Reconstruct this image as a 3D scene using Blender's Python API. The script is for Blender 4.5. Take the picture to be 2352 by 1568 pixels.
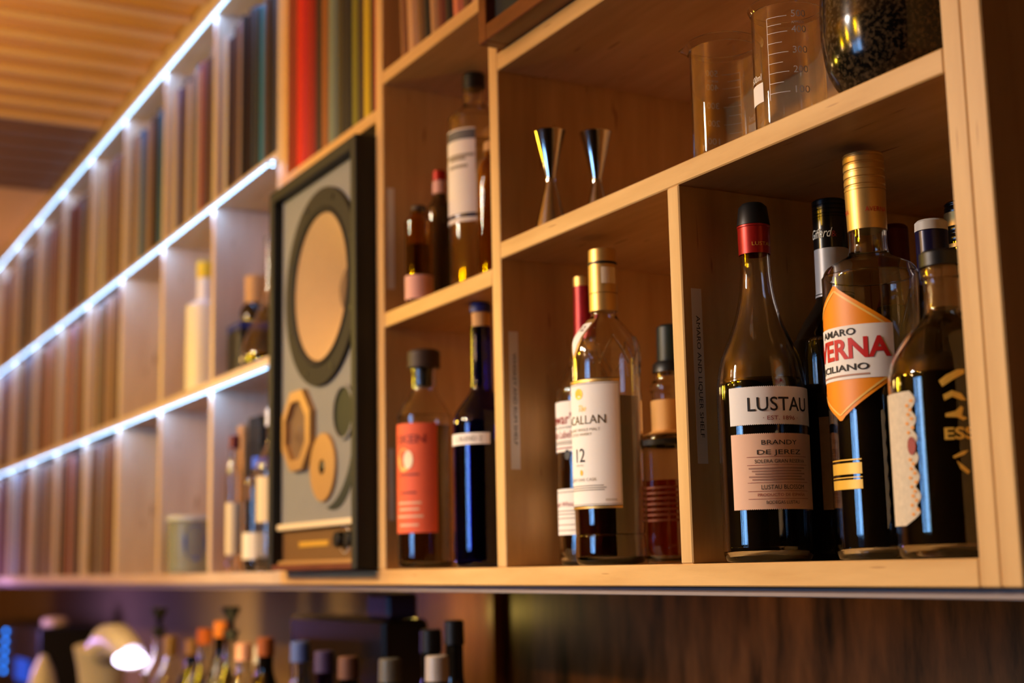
import bpy, bmesh, math, random
from mathutils import Vector, Matrix

# ---------------------------------------------------------------- clearing, camera, light, exposure
for o in list(bpy.data.objects):
    bpy.data.objects.remove(o, do_unlink=True)
SC = bpy.context.scene
COL = SC.collection
rnd = random.Random(7)
EYE = 1.40                      # height of the lens above the floor; z below is measured from it


def lin(c):
    def f(v):
        v /= 255.0
        return v / 12.92 if v <= 0.04045 else ((v + 0.055) / 1.055) ** 2.4
    return (f(c[0]), f(c[1]), f(c[2]), 1.0)


cam_d = bpy.data.cameras.new('camera')
cam = bpy.data.objects.new('camera', cam_d)
COL.objects.link(cam)
yaw, pit, rol = math.radians(-61.3576), math.radians(8.9817), math.radians(-1.1685)
f = Vector((math.sin(yaw) * math.cos(pit), math.cos(yaw) * math.cos(pit), math.sin(pit)))
r0 = Vector((math.cos(yaw), -math.sin(yaw), 0))
u0 = r0.cross(f)
rr = r0 * math.cos(rol) + u0 * math.sin(rol)
uu = -r0 * math.sin(rol) + u0 * math.cos(rol)
M = Matrix.Identity(4)
for i in range(3):
    M[i][0], M[i][1], M[i][2] = rr[i], uu[i], -f[i]
M.translation = Vector((0, -0.75, 0))
cam.matrix_world = M
cam_d.sensor_width = 36
cam_d.lens = 36 * 3265.0 / 2352
cam_d.clip_start = 0.02
cam_d.dof.use_dof = True
cam_d.dof.focus_distance = 1.25
cam_d.dof.aperture_fstop = 3.7
SC.camera = cam

w = bpy.data.worlds.new('world')
SC.world = w
w.use_nodes = True
w.node_tree.nodes['Background'].inputs[0].default_value = (0.55, 0.72, 1.0, 1)
w.node_tree.nodes['Background'].inputs[1].default_value = 0.02

SC.view_settings.view_transform = 'Standard'
SC.view_settings.look = 'None'
SC.view_settings.exposure = -0.15
SC.view_settings.gamma = 1.0
SC.view_settings.use_curve_mapping = False
SC.cycles.caustics_reflective = False
SC.cycles.sample_clamp_indirect = 4.0
SC.cycles.max_bounces = 14
SC.cycles.transmission_bounces = 12


def area(name, loc, target, sx, sy, power, color, spread=180):
    d = bpy.data.lights.new(name, 'AREA')
    d.shape = 'RECTANGLE'
    d.size, d.size_y = sx, sy
    d.energy = power
    d.color = color
    d.spread = math.radians(spread)
    o = bpy.data.objects.new(name, d)
    COL.objects.link(o)
    o.location = loc
    o.rotation_euler = (Vector(target) - Vector(loc)).to_track_quat('-Z', 'Y').to_euler()
    return o


def point(name, loc, power, color, radius=0.03):
    d = bpy.data.lights.new(name, 'POINT')
    d.energy = power
    d.color = color
    d.shadow_soft_size = radius
    o = bpy.data.objects.new(name, d)
    COL.objects.link(o)
    o.location = loc
    return o


def spot(name, loc, target, power, color, size=70, blend=1.0, radius=0.06):
    d = bpy.data.lights.new(name, 'SPOT')
    d.energy = power
    d.color = color
    d.spot_size = math.radians(size)
    d.spot_blend = blend
    d.shadow_soft_size = radius
    o = bpy.data.objects.new(name, d)
    COL.objects.link(o)
    o.location = loc
    o.rotation_euler = (Vector(target) - Vector(loc)).to_track_quat('-Z', 'Y').to_euler()
    return o


# warm ceiling spots on the shelves, orange wash higher up, added fill lights under the shelf and the violet light at the far end
spot('ceiling_spot_near', (-1.80, -1.85, 1.00), (-0.90, 0.0, -0.38), 188, (0.97, 0.90, 0.82), 52, 1.0, 0.08)
spot('ceiling_spot_mid', (-2.40, -1.90, 1.00), (-1.98, 0.0, -0.08), 150, (1.0, 0.80, 0.56), 50, 1.0, 0.08)
spot('ceiling_spot_far', (-4.60, -1.70, 1.00), (-3.80, 0.0, -0.15), 75, (1.0, 0.58, 0.24), 74, 1.0, 0.08)
for k, lx in enumerate((-1.35, -2.1, -2.85)):
    point('orange_wall_lamp', (lx, -2.1, 0.80), 31, (1.0, 0.50, 0.0), 0.035)
point('ceiling_wash', (-2.70, -0.80, 0.45), 19, (1.0, 0.66, 0.03), 0.08)
point('ceiling_wash_far', (-4.70, -0.55, 0.70), 9, (1.0, 0.62, 0.20), 0.08)
for lx in (-2.60, -3.25):
    spot('back_bar_fill', (lx, 0.02, -0.33), (lx - 0.05, 0.34, -0.11), 8.0, (1.0, 0.70, 0.24), 120, 0.5, 0.02)  # unseen fill lights, added to brighten the tan wall
point('under_shelf_fill', (-2.17, 0.235, -0.075), 0.28, (1.0, 0.66, 0.14), 0.012)  # unseen point light added to lift the gold panel and its trim
spot('back_bar_fill', (-1.35, 0.02, -0.33), (-1.30, 0.34, -0.10), 2.6, (1.0, 0.66, 0.30), 130, 0.6, 0.02)  # one more unseen fill, added to lighten the dark panel
point('violet_bar_lamp', (-4.7, -0.16, -0.16), 7, (0.48, 0.32, 1.0), 0.05)
for zl in (0.3240, 0.6650, 1.0430):                      # the light of the three LED strips
    area('led_strip_light', (-3.77, -0.006, EYE * 0 + zl), (-3.77, 0.10, zl - 0.35), 3.15, 0.006, 3.4, (0.27, 0.51, 1.0))


# ---------------------------------------------------------------- materials
MATS = {}


def mat(name, col=(200, 200, 200), rough=0.5, metal=0.0, trans=0.0, ior=1.45, emit=None, estr=0.0, spec=0.5, noise=0.0, nscale=40.0, bump=0.0):
    if name in MATS:
        return MATS[name]
    m = bpy.data.materials.new(name)
    m.use_nodes = True
    nt = m.node_tree
    b = nt.nodes['Principled BSDF']
    c = lin(col)
    b.inputs['Base Color'].default_value = c
    b.inputs['Roughness'].default_value = rough
    b.inputs['Metallic'].default_value = metal
    b.inputs['Transmission Weight'].default_value = trans
    b.inputs['IOR'].default_value = ior
    b.inputs['Specular IOR Level'].default_value = spec
    if emit is not None:
        b.inputs['Emission Color'].default_value = lin(emit)
        b.inputs['Emission Strength'].default_value = estr
    if noise > 0 or bump > 0:
        tc = nt.nodes.new('ShaderNodeTexCoord')
        n = nt.nodes.new('ShaderNodeTexNoise')
        n.inputs['Scale'].default_value = nscale
        n.inputs['Detail'].default_value = 4
        nt.links.new(tc.outputs['Object'], n.inputs['Vector'])
        if noise > 0:
            mx = nt.nodes.new('ShaderNodeMix')
            mx.data_type = 'RGBA'
            mx.inputs[6].default_value = tuple(v * (1 - noise) for v in c[:3]) + (1,)
            mx.inputs[7].default_value = tuple(min(1, v * (1 + noise)) for v in c[:3]) + (1,)
            nt.links.new(n.outputs['Fac'], mx.inputs[0])
            nt.links.new(mx.outputs[2], b.inputs['Base Color'])
        if bump > 0:
            bp = nt.nodes.new('ShaderNodeBump')
            bp.inputs['Strength'].default_value = bump
            bp.inputs['Distance'].default_value = 0.002
            nt.links.new(n.outputs['Fac'], bp.inputs['Height'])
            nt.links.new(bp.outputs['Normal'], b.inputs['Normal'])
    MATS[name] = m
    return m


def wood(name, c1, c2, stretch, rough=0.45, scale=14.0, flecks=True):
    """grain = noise stretched along one axis, with a few dark flecks"""
    m = bpy.data.materials.new(name)
    m.use_nodes = True
    nt = m.node_tree
    b = nt.nodes['Principled BSDF']
    b.inputs['Roughness'].default_value = rough
    b.inputs['Specular IOR Level'].default_value = 0.35
    tc = nt.nodes.new('ShaderNodeTexCoord')
    mp = nt.nodes.new('ShaderNodeMapping')
    mp.inputs['Scale'].default_value = stretch
    nt.links.new(tc.outputs['Object'], mp.inputs['Vector'])
    n = nt.nodes.new('ShaderNodeTexNoise')
    n.inputs['Scale'].default_value = scale
    n.inputs['Detail'].default_value = 6
    n.inputs['Roughness'].default_value = 0.6
    nt.links.new(mp.outputs[0], n.inputs['Vector'])
    r = nt.nodes.new('ShaderNodeValToRGB')
    r.color_ramp.elements[0].position, r.color_ramp.elements[1].position = 0.3, 0.7
    r.color_ramp.elements[0].color, r.color_ramp.elements[1].color = lin(c1), lin(c2)
    nt.links.new(n.outputs['Fac'], r.inputs[0])
    out = r.outputs[0]
    if flecks:
        n2 = nt.nodes.new('ShaderNodeTexNoise')
        n2.inputs['Scale'].default_value = scale * 3.2
        n2.inputs['Detail'].default_value = 1
        nt.links.new(mp.outputs[0], n2.inputs['Vector'])
        r2 = nt.nodes.new('ShaderNodeValToRGB')
        r2.color_ramp.elements[0].position, r2.color_ramp.elements[1].position = 0.73, 0.78
        r2.color_ramp.elements[0].color, r2.color_ramp.elements[1].color = (1, 1, 1, 1), (0.55, 0.42, 0.3, 1)
        nt.links.new(n2.outputs['Fac'], r2.inputs[0])
        mx = nt.nodes.new('ShaderNodeMix')
        mx.data_type = 'RGBA'
        mx.blend_type = 'MULTIPLY'
        mx.inputs[0].default_value = 1
        nt.links.new(out, mx.inputs[6])
        nt.links.new(r2.outputs[0], mx.inputs[7])
        out = mx.outputs[2]
    nt.links.new(out, b.inputs['Base Color'])
    bp = nt.nodes.new('ShaderNodeBump')
    bp.inputs['Strength'].default_value = 0.08
    bp.inputs['Distance'].default_value = 0.001
    nt.links.new(n.outputs['Fac'], bp.inputs['Height'])
    nt.links.new(bp.outputs['Normal'], b.inputs['Normal'])
    MATS[name] = m
    return m


birch_x = wood('birch_along', (198, 152, 90), (222, 178, 114), (0.35, 3, 3))
birch_z = wood('birch_upright', (200, 154, 94), (224, 181, 118), (3, 3, 0.35))
birch_px = wood('pale_birch_along', (196, 168, 142), (216, 190, 164), (0.35, 3, 3))
birch_pz = wood('pale_birch_upright', (196, 168, 144), (216, 192, 168), (3, 3, 0.35))
walnut = wood('walnut', (92, 48, 24), (128, 72, 38), (0.4, 3, 3), rough=0.35, flecks=False)
gold_wood = wood('honey_wood', (150, 98, 36), (190, 130, 52), (3, 3, 0.4), flecks=False)
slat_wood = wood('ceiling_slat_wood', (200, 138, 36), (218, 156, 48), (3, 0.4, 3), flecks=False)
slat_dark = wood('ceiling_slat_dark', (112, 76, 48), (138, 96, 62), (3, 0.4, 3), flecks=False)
pale_rib = mat('ceiling_rib_pale', (222, 178, 140), 0.6, noise=0.06)
plaster = mat('warm_plaster', (150, 122, 90), 0.85, noise=0.06, nscale=9, bump=0.15)
end_wall = mat('ochre_plaster', (224, 172, 116), 0.85, noise=0.05, nscale=6, bump=0.1)
room_wall = mat('dark_painted_wall', (52, 44, 40), 0.8, noise=0.06, nscale=9)
floor_m = mat('floor_concrete', (58, 48, 42), 0.6, noise=0.12, nscale=5)
dark_panel = wood('streaked_panel', (9, 7, 5), (128, 84, 48), (6.5, 6.5, 1.3), rough=0.4, scale=4.5, flecks=False)  # dark panel with soft vertical streaks in its colour
alu = mat('brushed_rail', (150, 136, 132), 0.4, 0.15, noise=0.05)
glass = mat('clear_glass', (250, 250, 248), 0.0, 0, 1.0, 1.46)
glass_blue = mat('cobalt_glass', (40, 34, 190), 0.02, 0, 1.0, 1.46)
glass_dark = mat('dark_bottle_glass', (16, 14, 12), 0.05, spec=0.6)
glass_green = mat('green_bottle_glass', (20, 30, 20), 0.05, spec=0.6)
glass_yellow = mat('straw_glass', (226, 178, 84), 0.02, 0, 1.0, 1.4)
liq_dark = mat('dark_liquor', (14, 9, 7), 0.06, spec=0.5)
liq_amber = mat('amber_liquor', (104, 30, 6), 0.0, 0, 1.0, 1.36)
liq_orange = mat('orange_liquor', (170, 72, 18), 0.0, 0, 1.0, 1.36)
liq_brown = mat('brown_liquor', (120, 84, 36), 0.02, 0, 1.0, 1.36)
liq_clear = mat('clear_spirit', (240, 236, 226), 0.0, 0, 1.0, 1.34)
black_pl = mat('black_plastic', (14, 14, 15), 0.4)
black_gl = mat('gloss_black_metal', (10, 11, 14), 0.22, spec=0.7)
red_foil = mat('red_foil', (158, 24, 16), 0.35, 0.35, noise=0.1, nscale=300)
darkred_foil = mat('dark_red_foil', (92, 12, 16), 0.4, 0.2)
gold_foil = mat('gold_foil', (206, 166, 96), 0.40, 0.8, noise=0.05, nscale=200)
gold_ink = mat('gold_ink', (226, 176, 70), 0.4, 0.3)
steel = mat('polished_steel', (200, 196, 190), 0.12, 1.0)
cork = mat('cork', (196, 148, 94), 0.8, noise=0.15, nscale=160)
wood_stop = mat('dark_wood_stopper', (60, 42, 32), 0.6)
paper = mat('white_label_paper', (236, 226, 212), 0.7, noise=0.02, nscale=300)
paper_peach = mat('peach_label_paper', (234, 186, 150), 0.7, noise=0.02, nscale=300)
paper_cream = mat('cream_label_paper', (226, 206, 172), 0.7, noise=0.03, nscale=300)
paper_orange = mat('orange_label_paper', (236, 96, 56), 0.65, noise=0.05, nscale=120)
paper_pink = mat('pink_label_paper', (228, 170, 152), 0.7)
paper_grey = mat('grey_label_paper', (196, 192, 190), 0.6)
amaro_orange = mat('amber_label_paper', (238, 138, 10), 0.45)
amaro_gold = mat('gold_label_line', (238, 186, 90), 0.4)
ink = mat('dark_ink', (24, 18, 16), 0.7)
ink_grey = mat('grey_ink', (150, 136, 116), 0.7)
ink_red = mat('red_ink', (196, 18, 12), 0.6)
ink_rust = mat('rust_ink', (150, 44, 30), 0.6)
ink_white = mat('white_ink', (232, 222, 206), 0.6)
tape_m = mat('clear_label_tape', (244, 234, 224), 0.3, spec=0.9)
navy_foil = mat('navy_foil', (30, 26, 62), 0.25, 0.2)
cap_blue = mat('blue_cap', (28, 40, 120), 0.5)
cap_yellow = mat('yellow_cap', (214, 176, 20), 0.5)
led_m = mat('led_diode', (255, 255, 255), 0.5, emit=(164, 214, 255), estr=15.0)
led_tape = mat('led_tape', (225, 232, 240), 0.5, emit=(110, 190, 255), estr=0.55)
speaker_black = mat('speaker_black', (16, 17, 18), 0.6, noise=0.1)
speaker_grey = mat('speaker_grey', (128, 128, 130), 0.7, noise=0.05)
cone_m = mat('speaker_cone_paper', (194, 160, 114), 0.8, noise=0.04, nscale=60)
rubber = mat('speaker_surround', (30, 24, 18), 0.75)
tan_metal = mat('bronze_ring', (186, 144, 92), 0.45, 0.3)
teal_dark = mat('port_dark', (10, 24, 28), 0.6)
stone = None


def speckle():
    m = bpy.data.materials.new('speckled_black_stone')
    m.use_nodes = True
    nt = m.node_tree
    b = nt.nodes['Principled BSDF']
    b.inputs['Roughness'].default_value = 0.14
    tc = nt.nodes.new('ShaderNodeTexCoord')
    n = nt.nodes.new('ShaderNodeTexNoise')
    n.inputs['Scale'].default_value = 300
    n.inputs['Detail'].default_value = 4
    r = nt.nodes.new('ShaderNodeValToRGB')
    r.color_ramp.elements[0].position, r.color_ramp.elements[1].position = 0.44, 0.72
    r.color_ramp.elements[0].color, r.color_ramp.elements[1].color = lin((11, 10, 8)), lin((84, 68, 46))
    nt.links.new(tc.outputs['Object'], n.inputs['Vector'])
    nt.links.new(n.outputs['Fac'], r.inputs[0])
    nt.links.new(r.outputs[0], b.inputs['Base Color'])
    return m


stone = speckle()


# ---------------------------------------------------------------- object helpers
def wloc(o):
    v = Vector((0, 0, 0))
    while o is not None:
        v = v + o.location
        o = o.parent
    return v


def link(name, me, m, parent=None, loc=(0, 0, 0)):
    """loc is the place in the room; a child keeps it relative to its parent"""
    o = bpy.data.objects.new(name, me)
    COL.objects.link(o)
    if m is not None and not me.materials:
        me.materials.append(m)
    p = Vector(loc)
    if parent is not None:
        o.parent = parent
        p = p - wloc(parent)
    o.location = p
    return o


def thing(name, label, cat, loc, group=None):
    o = bpy.data.objects.new(name, None)
    COL.objects.link(o)
    o.empty_display_size = 0.03
    o.location = loc
    o['label'] = label
    o['category'] = cat
    if group:
        o['group'] = group
    return o


def tag(o, label, cat, group=None):
    o['label'] = label
    o['category'] = cat
    if group:
        o['group'] = group
    return o


def finish(bm, name, smooth=True, angle=35):
    bmesh.ops.recalc_face_normals(bm, faces=bm.faces)
    me = bpy.data.meshes.new(name)
    bm.to_mesh(me)
    bm.free()
    if smooth:
        for p in me.polygons:
            p.use_smooth = True
        me.set_sharp_from_angle(angle=math.radians(angle))
    return me


def box_me(sx, sy, sz, bev=0.0012, name='box'):
    bm = bmesh.new()
    bmesh.ops.create_cube(bm, size=1)
    for v in bm.verts:
        v.co = Vector((v.co.x * sx, v.co.y * sy, v.co.z * sz))
    if bev > 0:
        bmesh.ops.bevel(bm, geom=bm.edges[:], offset=min(bev, 0.3 * min(sx, sy, sz)), segments=1, affect='EDGES')
    return finish(bm, name, smooth=False)


def box(name, x0, x1, y0, y1, z0, z1, m, parent=None, bev=0.0012):
    me = box_me(abs(x1 - x0), abs(y1 - y0), abs(z1 - z0), bev, name)
    return link(name, me, m, parent, ((x0 + x1) / 2, (y0 + y1) / 2, (z0 + z1) / 2))


def lathe_me(prof, n=48, name='lathe', angle=40):
    """prof: (r, z) from the axis at one end to the axis at the other, or an open ring profile closed on itself"""
    bm = bmesh.new()
    rings = []
    for (r, z) in prof:
        if r < 1e-6:
            rings.append([bm.verts.new((0, 0, z))])
        else:
            rings.append([bm.verts.new((r * math.cos(2 * math.pi * k / n), r * math.sin(2 * math.pi * k / n), z)) for k in range(n)])
    for a, b in zip(rings, rings[1:]):
        if len(a) == 1 and len(b) == 1:
            continue
        for k in range(n):
            k2 = (k + 1) % n
            if len(a) == 1:
                bm.faces.new((a[0], b[k], b[k2]))
            elif len(b) == 1:
                bm.faces.new((a[k], b[0], a[k2]))
            else:
                bm.faces.new((a[k], b[k], b[k2], a[k2]))
    return finish(bm, name, True, angle)


def lathe(name, prof, m, parent, loc, n=48, angle=40):
    return link(name, lathe_me(prof, n, name, angle), m, parent, loc)


def spline(pts, sub=5):
    """smooth (r, z) points with Catmull-Rom"""
    out = []
    for i in range(len(pts) - 1):
        p0 = pts[max(i - 1, 0)]
        p1, p2 = pts[i], pts[i + 1]
        p3 = pts[min(i + 2, len(pts) - 1)]
        for k in range(sub):
            t = k / sub
            q = []
            for a in range(2):
                q.append(0.5 * (2 * p1[a] + (p2[a] - p0[a]) * t + (2 * p0[a] - 5 * p1[a] + 4 * p2[a] - p3[a]) * t * t + (3 * p1[a] - p0[a] - 3 * p2[a] + p3[a]) * t ** 3))
            lo0, hi0 = min(p1[0], p2[0]), max(p1[0], p2[0])
            lo1, hi1 = min(p1[1], p2[1]), max(p1[1], p2[1])
            out.append((max(min(max(q[0], lo0), hi0), 1e-4), min(max(q[1], lo1), hi1)))
    out.append(pts[-1])
    return out


def rad_at(prof, z):
    for (r1, z1), (r2, z2) in zip(prof, prof[1:]):
        if z1 <= z <= z2 and z2 > z1:
            return r1 + (r2 - r1) * (z - z1) / (z2 - z1)
    return prof[-1][0]


def patch(name, prof, z0, z1, a0, a1, m, parent, lift=0.0004, nz=10, na=28, shape=None, serr=0.0):
    """a paper label lying on a turned surface, from angle a0 to a1 (degrees, seen from above)"""
    base = wloc(parent) if parent is not None else Vector((0, 0, 0))
    bm = bmesh.new()
    rows = []
    if serr > 0:
        na = 120
    for i in range(nz + 1):
        t = i / nz
        row = []
        for k in range(na + 1):
            s = k / na
            z = z0 + (z1 - z0) * t
            if serr > 0 and i in (0, nz):
                z += (serr if k % 2 else -serr)
            b0, b1 = a0, a1
            if shape:
                hw = shape(t)
                c = (a0 + a1) / 2
                h = (a1 - a0) / 2 * hw
                b0, b1 = c - h, c + h
            a = math.radians(b0 + (b1 - b0) * s)
            r = rad_at(prof, z) + lift
            row.append(bm.verts.new((r * math.cos(a), r * math.sin(a), z)))
        rows.append(row)
    for ra, rb in zip(rows, rows[1:]):
        for k in range(na):
            bm.faces.new((ra[k], ra[k + 1], rb[k + 1], rb[k]))
    bmesh.ops.remove_doubles(bm, verts=bm.verts, dist=1e-6)
    me = bpy.data.meshes.new(name)
    bm.to_mesh(me)
    bm.free()
    for p in me.polygons:
        p.use_smooth = True
    o = bpy.data.objects.new(name, me)
    COL.objects.link(o)
    me.materials.append(m)
    o.parent = parent
    return o


def text_me(txt, size, sx=1.0, bold=0.0, shear=0.0, spacing=1.0):
    c = bpy.data.curves.new('letters', 'FONT')
    c.body = txt
    c.size = size
    c.align_x = 'CENTER'
    c.align_y = 'CENTER'
    c.offset = bold
    c.shear = shear
    c.space_character = spacing
    c.resolution_u = 3
    o = bpy.data.objects.new('letters', c)
    COL.objects.link(o)
    bpy.context.view_layer.update()
    dg = bpy.context.evaluated_depsgraph_get()
    me = bpy.data.meshes.new_from_object(o.evaluated_get(dg))
    bpy.data.objects.remove(o, do_unlink=True)
    bpy.data.curves.remove(c)
    for v in me.vertices:
        v.co.x *= sx
    return me


def cut(me, step):
    bm = bmesh.new()
    bm.from_mesh(me)
    xs = [v.co.x for v in bm.verts]
    if xs:
        x = math.floor(min(xs) / step) * step
        while x < max(xs):
            x += step
            bmesh.ops.bisect_plane(bm, geom=bm.verts[:] + bm.edges[:] + bm.faces[:], plane_co=(x, 0, 0), plane_no=(1, 0, 0))
    bm.to_mesh(me)
    bm.free()


def letters(txt, size, prof, zc, ang, m, parent, sx=1.0, bold=0.0, lift=0.0008, shear=0.0, width=None, spacing=1.0, mirror=False, left=False):
    """printing that follows a turned surface; ang is the direction its middle (or left end) faces"""
    me = text_me(txt, size, sx, bold, shear, spacing)
    if not me.vertices:
        return None
    xs = [v.co.x for v in me.vertices]
    wd = max(xs) - min(xs)
    if width:
        k = width / wd
        for v in me.vertices:
            v.co.x *= k
        xs = [v.co.x for v in me.vertices]
    if left:
        mn = min(xs)
        for v in me.vertices:
            v.co.x -= mn
    cut(me, 0.003)
    r = rad_at(prof, zc)
    for v in me.vertices:
        a = math.radians(ang) + v.co.x / r
        z = zc + v.co.y
        rr_ = rad_at(prof, z) + lift
        v.co = Vector((rr_ * math.cos(a), rr_ * math.sin(a), z))
    o = bpy.data.objects.new('lettering', me)
    COL.objects.link(o)
    me.materials.clear()
    me.materials.append(m)
    o.parent = parent
    return o


def flat_text(txt, size, m, parent, loc, rot, sx=1.0, bold=0.0, width=None):
    me = text_me(txt, size, sx, bold)
    xs = [v.co.x for v in me.vertices]
    if width:
        k = width / (max(xs) - min(xs))
        for v in me.vertices:
            v.co.x *= k
    me.materials.clear()
    o = link('lettering', me, m, parent, loc)
    o.rotation_euler = rot
    return o


def bottle_glass(parent, prof, m, t=0.003, tb=0.006, n=56, solid=False):
    """prof: outer (r, z) from just above the base to the mouth"""
    outer = [(0, 0), (prof[0][0] * 0.86, 0)] + list(prof)
    if solid:
        p = outer + [(0, prof[-1][1])]
    else:
        inner = [(max(r - t, 0.004), z) for r, z in prof if z > tb * 1.4]
        inner = [(0, tb), (inner[0][0] * 0.9, tb)] + inner
        p = outer + list(reversed(inner))
    return lathe('glass_body', p, m, parent, wloc(parent), n)


def liquid(parent, prof, level, m, t=0.0034, tb=0.0066, n=56):
    p = [(max(r - t, 0.003), z) for r, z in prof if tb * 1.4 < z < level]
    p = [(0, tb), (p[0][0] * 0.9, tb)] + p
    p += [(max(rad_at(prof, level) - t, 0.003), level), (0, level)]
    return lathe('liquid', p, m, parent, wloc(parent), n)


def cap(parent, r0_, r1_, z0, z1, m, name='cap', rings=0, n=48, bev=0.001):
    p = [(0, z0), (r0_, z0)]
    if rings:
        for k in range(rings):
            za = z0 + (z1 - z0) * (k + 0.35) / rings
            d = (z1 - z0) / rings
            rr_ = r0_ + (r1_ - r0_) * (k + 0.5) / rings
            p += [(rr_, za), (rr_ - 0.0007, za + 0.1 * d), (rr_ - 0.0007, za + 0.25 * d), (rr_, za + 0.35 * d)]
    p += [(r1_, z1 - bev), (r1_ - bev, z1), (0, z1)]
    return lathe(name, p, m, parent, wloc(parent), n)


def sleeve(parent, prof, z0, z1, m, name='capsule', lift=0.0006, n=48):
    """foil around a neck"""
    zs = [z0 + (z1 - z0) * k / 8 for k in range(9)]
    p = [(rad_at(prof, z) + lift, z) for z in zs]
    p = p + [(rad_at(prof, z1) - 0.0004, z1 + 0.0003)] + [(rad_at(prof, z) + lift * 0.3, z) for z in reversed(zs)]
    p.append(p[0])
    return lathe(name, p, m, parent, wloc(parent), n)


def tube_me(pts, r, n=10, name='tube'):
    bm = bmesh.new()
    rings = []
    for i, p in enumerate(pts):
        p = Vector(p)
        d = (Vector(pts[min(i + 1, len(pts) - 1)]) - Vector(pts[max(i - 1, 0)])).normalized()
        a = d.orthogonal().normalized() if i == 0 else (a - d * a.dot(d)).normalized()
        b = d.cross(a)
        rk = r[i] if isinstance(r, (list, tuple)) else r
        rings.append([bm.verts.new(p + (a * math.cos(2 * math.pi * k / n) + b * math.sin(2 * math.pi * k / n)) * rk) for k in range(n)])
    for ra, rb in zip(rings, rings[1:]):
        for k in range(n):
            bm.faces.new((ra[k], ra[(k + 1) % n], rb[(k + 1) % n], rb[k]))
    bm.faces.new(rings[0])
    bm.faces.new(rings[-1])
    return finish(bm, name, True, 50)


def structure(o):
    o['kind'] = 'structure'
    return o


# ---------------------------------------------------------------- the room
XL, XR, YB, YF, ZF, ZC = -7.2, 2.4, 0.36, -2.35, -EYE, 1.09
structure(box('floor', XL, XR, YF, YB, ZF - 0.1, ZF, floor_m, bev=0))
structure(box('wall_back', XL, XR, YB, YB + 0.1, ZF, ZC + 0.1, plaster, bev=0))
structure(box('wall_left', XL - 0.1, XL, YF, YB, ZF, ZC + 0.1, end_wall, bev=0))
structure(box('wall_right', XR, XR + 0.1, YF, YB, ZF, ZC + 0.1, room_wall, bev=0))
# front wall with the tall window that mirrors in the bottles
WX0, WX1, WZ0, WZ1 = -1.86, -1.12, -0.02, 0.62
fw = structure(box('wall_front', XL, WX0, YF - 0.1, YF, ZF, ZC + 0.1, room_wall, bev=0))
box('wall_section', WX1, XR, YF - 0.1, YF, ZF, ZC + 0.1, room_wall, fw, bev=0)
box('wall_section', WX0, WX1, YF - 0.1, YF, ZF, WZ0, room_wall, fw, bev=0)
box('wall_section', WX0, WX1, YF - 0.1, YF, WZ1, ZC + 0.1, room_wall, fw, bev=0)
win = bpy.data.objects.new('window_1', None)
COL.objects.link(win)
win.location = ((WX0 + WX1) / 2, YF, WZ0)
win['kind'] = 'structure'
sky_pane = mat('daylight_pane', (230, 240, 255), 0.3, emit=(120, 185, 255), estr=19.0)
mull = [WX0, WX0 + 0.20, WX0 + 0.37, WX1]
for a, b in zip(mull, mull[1:]):
    box('pane', a + 0.035, b - 0.035, YF - 0.06, YF - 0.05, WZ0 + 0.04, WZ1 - 0.04, sky_pane, win, bev=0)
for a in mull:
    box('mullion', a - 0.035, a + 0.035, YF - 0.07, YF + 0.02, WZ0, WZ1, black_pl, win)
for z in (WZ0, WZ1):
    box('frame_rail', WX0, WX1, YF - 0.07, YF + 0.02, z - 0.03, z + 0.03, black_pl, win)

# ceiling: honey timber boarding with pale ribs, a darker stretch, then plain
ceil = structure(box('ceiling', XL, XR, YF, YB, ZC + 0.03, ZC + 0.12, end_wall, bev=0))
P = 0.1095
k = 0
x = -0.5
while x > -3.40:
    box('ceiling_board', x - P + 0.022, x, -1.6, -0.002, ZC + 0.006, ZC + 0.03, slat_wood, ceil, bev=0.003)
    box('ceiling_rib', x - P, x - P + 0.022, -1.6, -0.002, ZC - 0.004, ZC + 0.03, pale_rib, ceil, bev=0.004)
    x -= P
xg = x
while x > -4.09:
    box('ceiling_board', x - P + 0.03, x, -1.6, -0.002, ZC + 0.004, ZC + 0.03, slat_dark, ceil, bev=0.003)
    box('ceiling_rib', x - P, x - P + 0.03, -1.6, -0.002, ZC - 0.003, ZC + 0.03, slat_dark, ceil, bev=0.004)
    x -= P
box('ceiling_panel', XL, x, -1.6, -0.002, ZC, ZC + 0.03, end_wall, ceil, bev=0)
structure(box('trim_1', XL, XR, 0.0, 0.018, 1.0670, ZC + 0.03, birch_px))
# the wall under the shelves
structure(box('trim_2', -5.6, -0.30, 0.010, 0.022, -0.0295, -0.0215, alu, bev=0.0008))
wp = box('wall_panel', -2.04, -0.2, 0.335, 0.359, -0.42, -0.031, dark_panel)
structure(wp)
wp2 = structure(box('wall_panel', -2.44, -2.06, 0.335, 0.359, -0.42, -0.031, gold_wood))
structure(box('trim_3', -2.062, -2.035, 0.318, 0.359, -0.42, -0.031, gold_wood))

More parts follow.
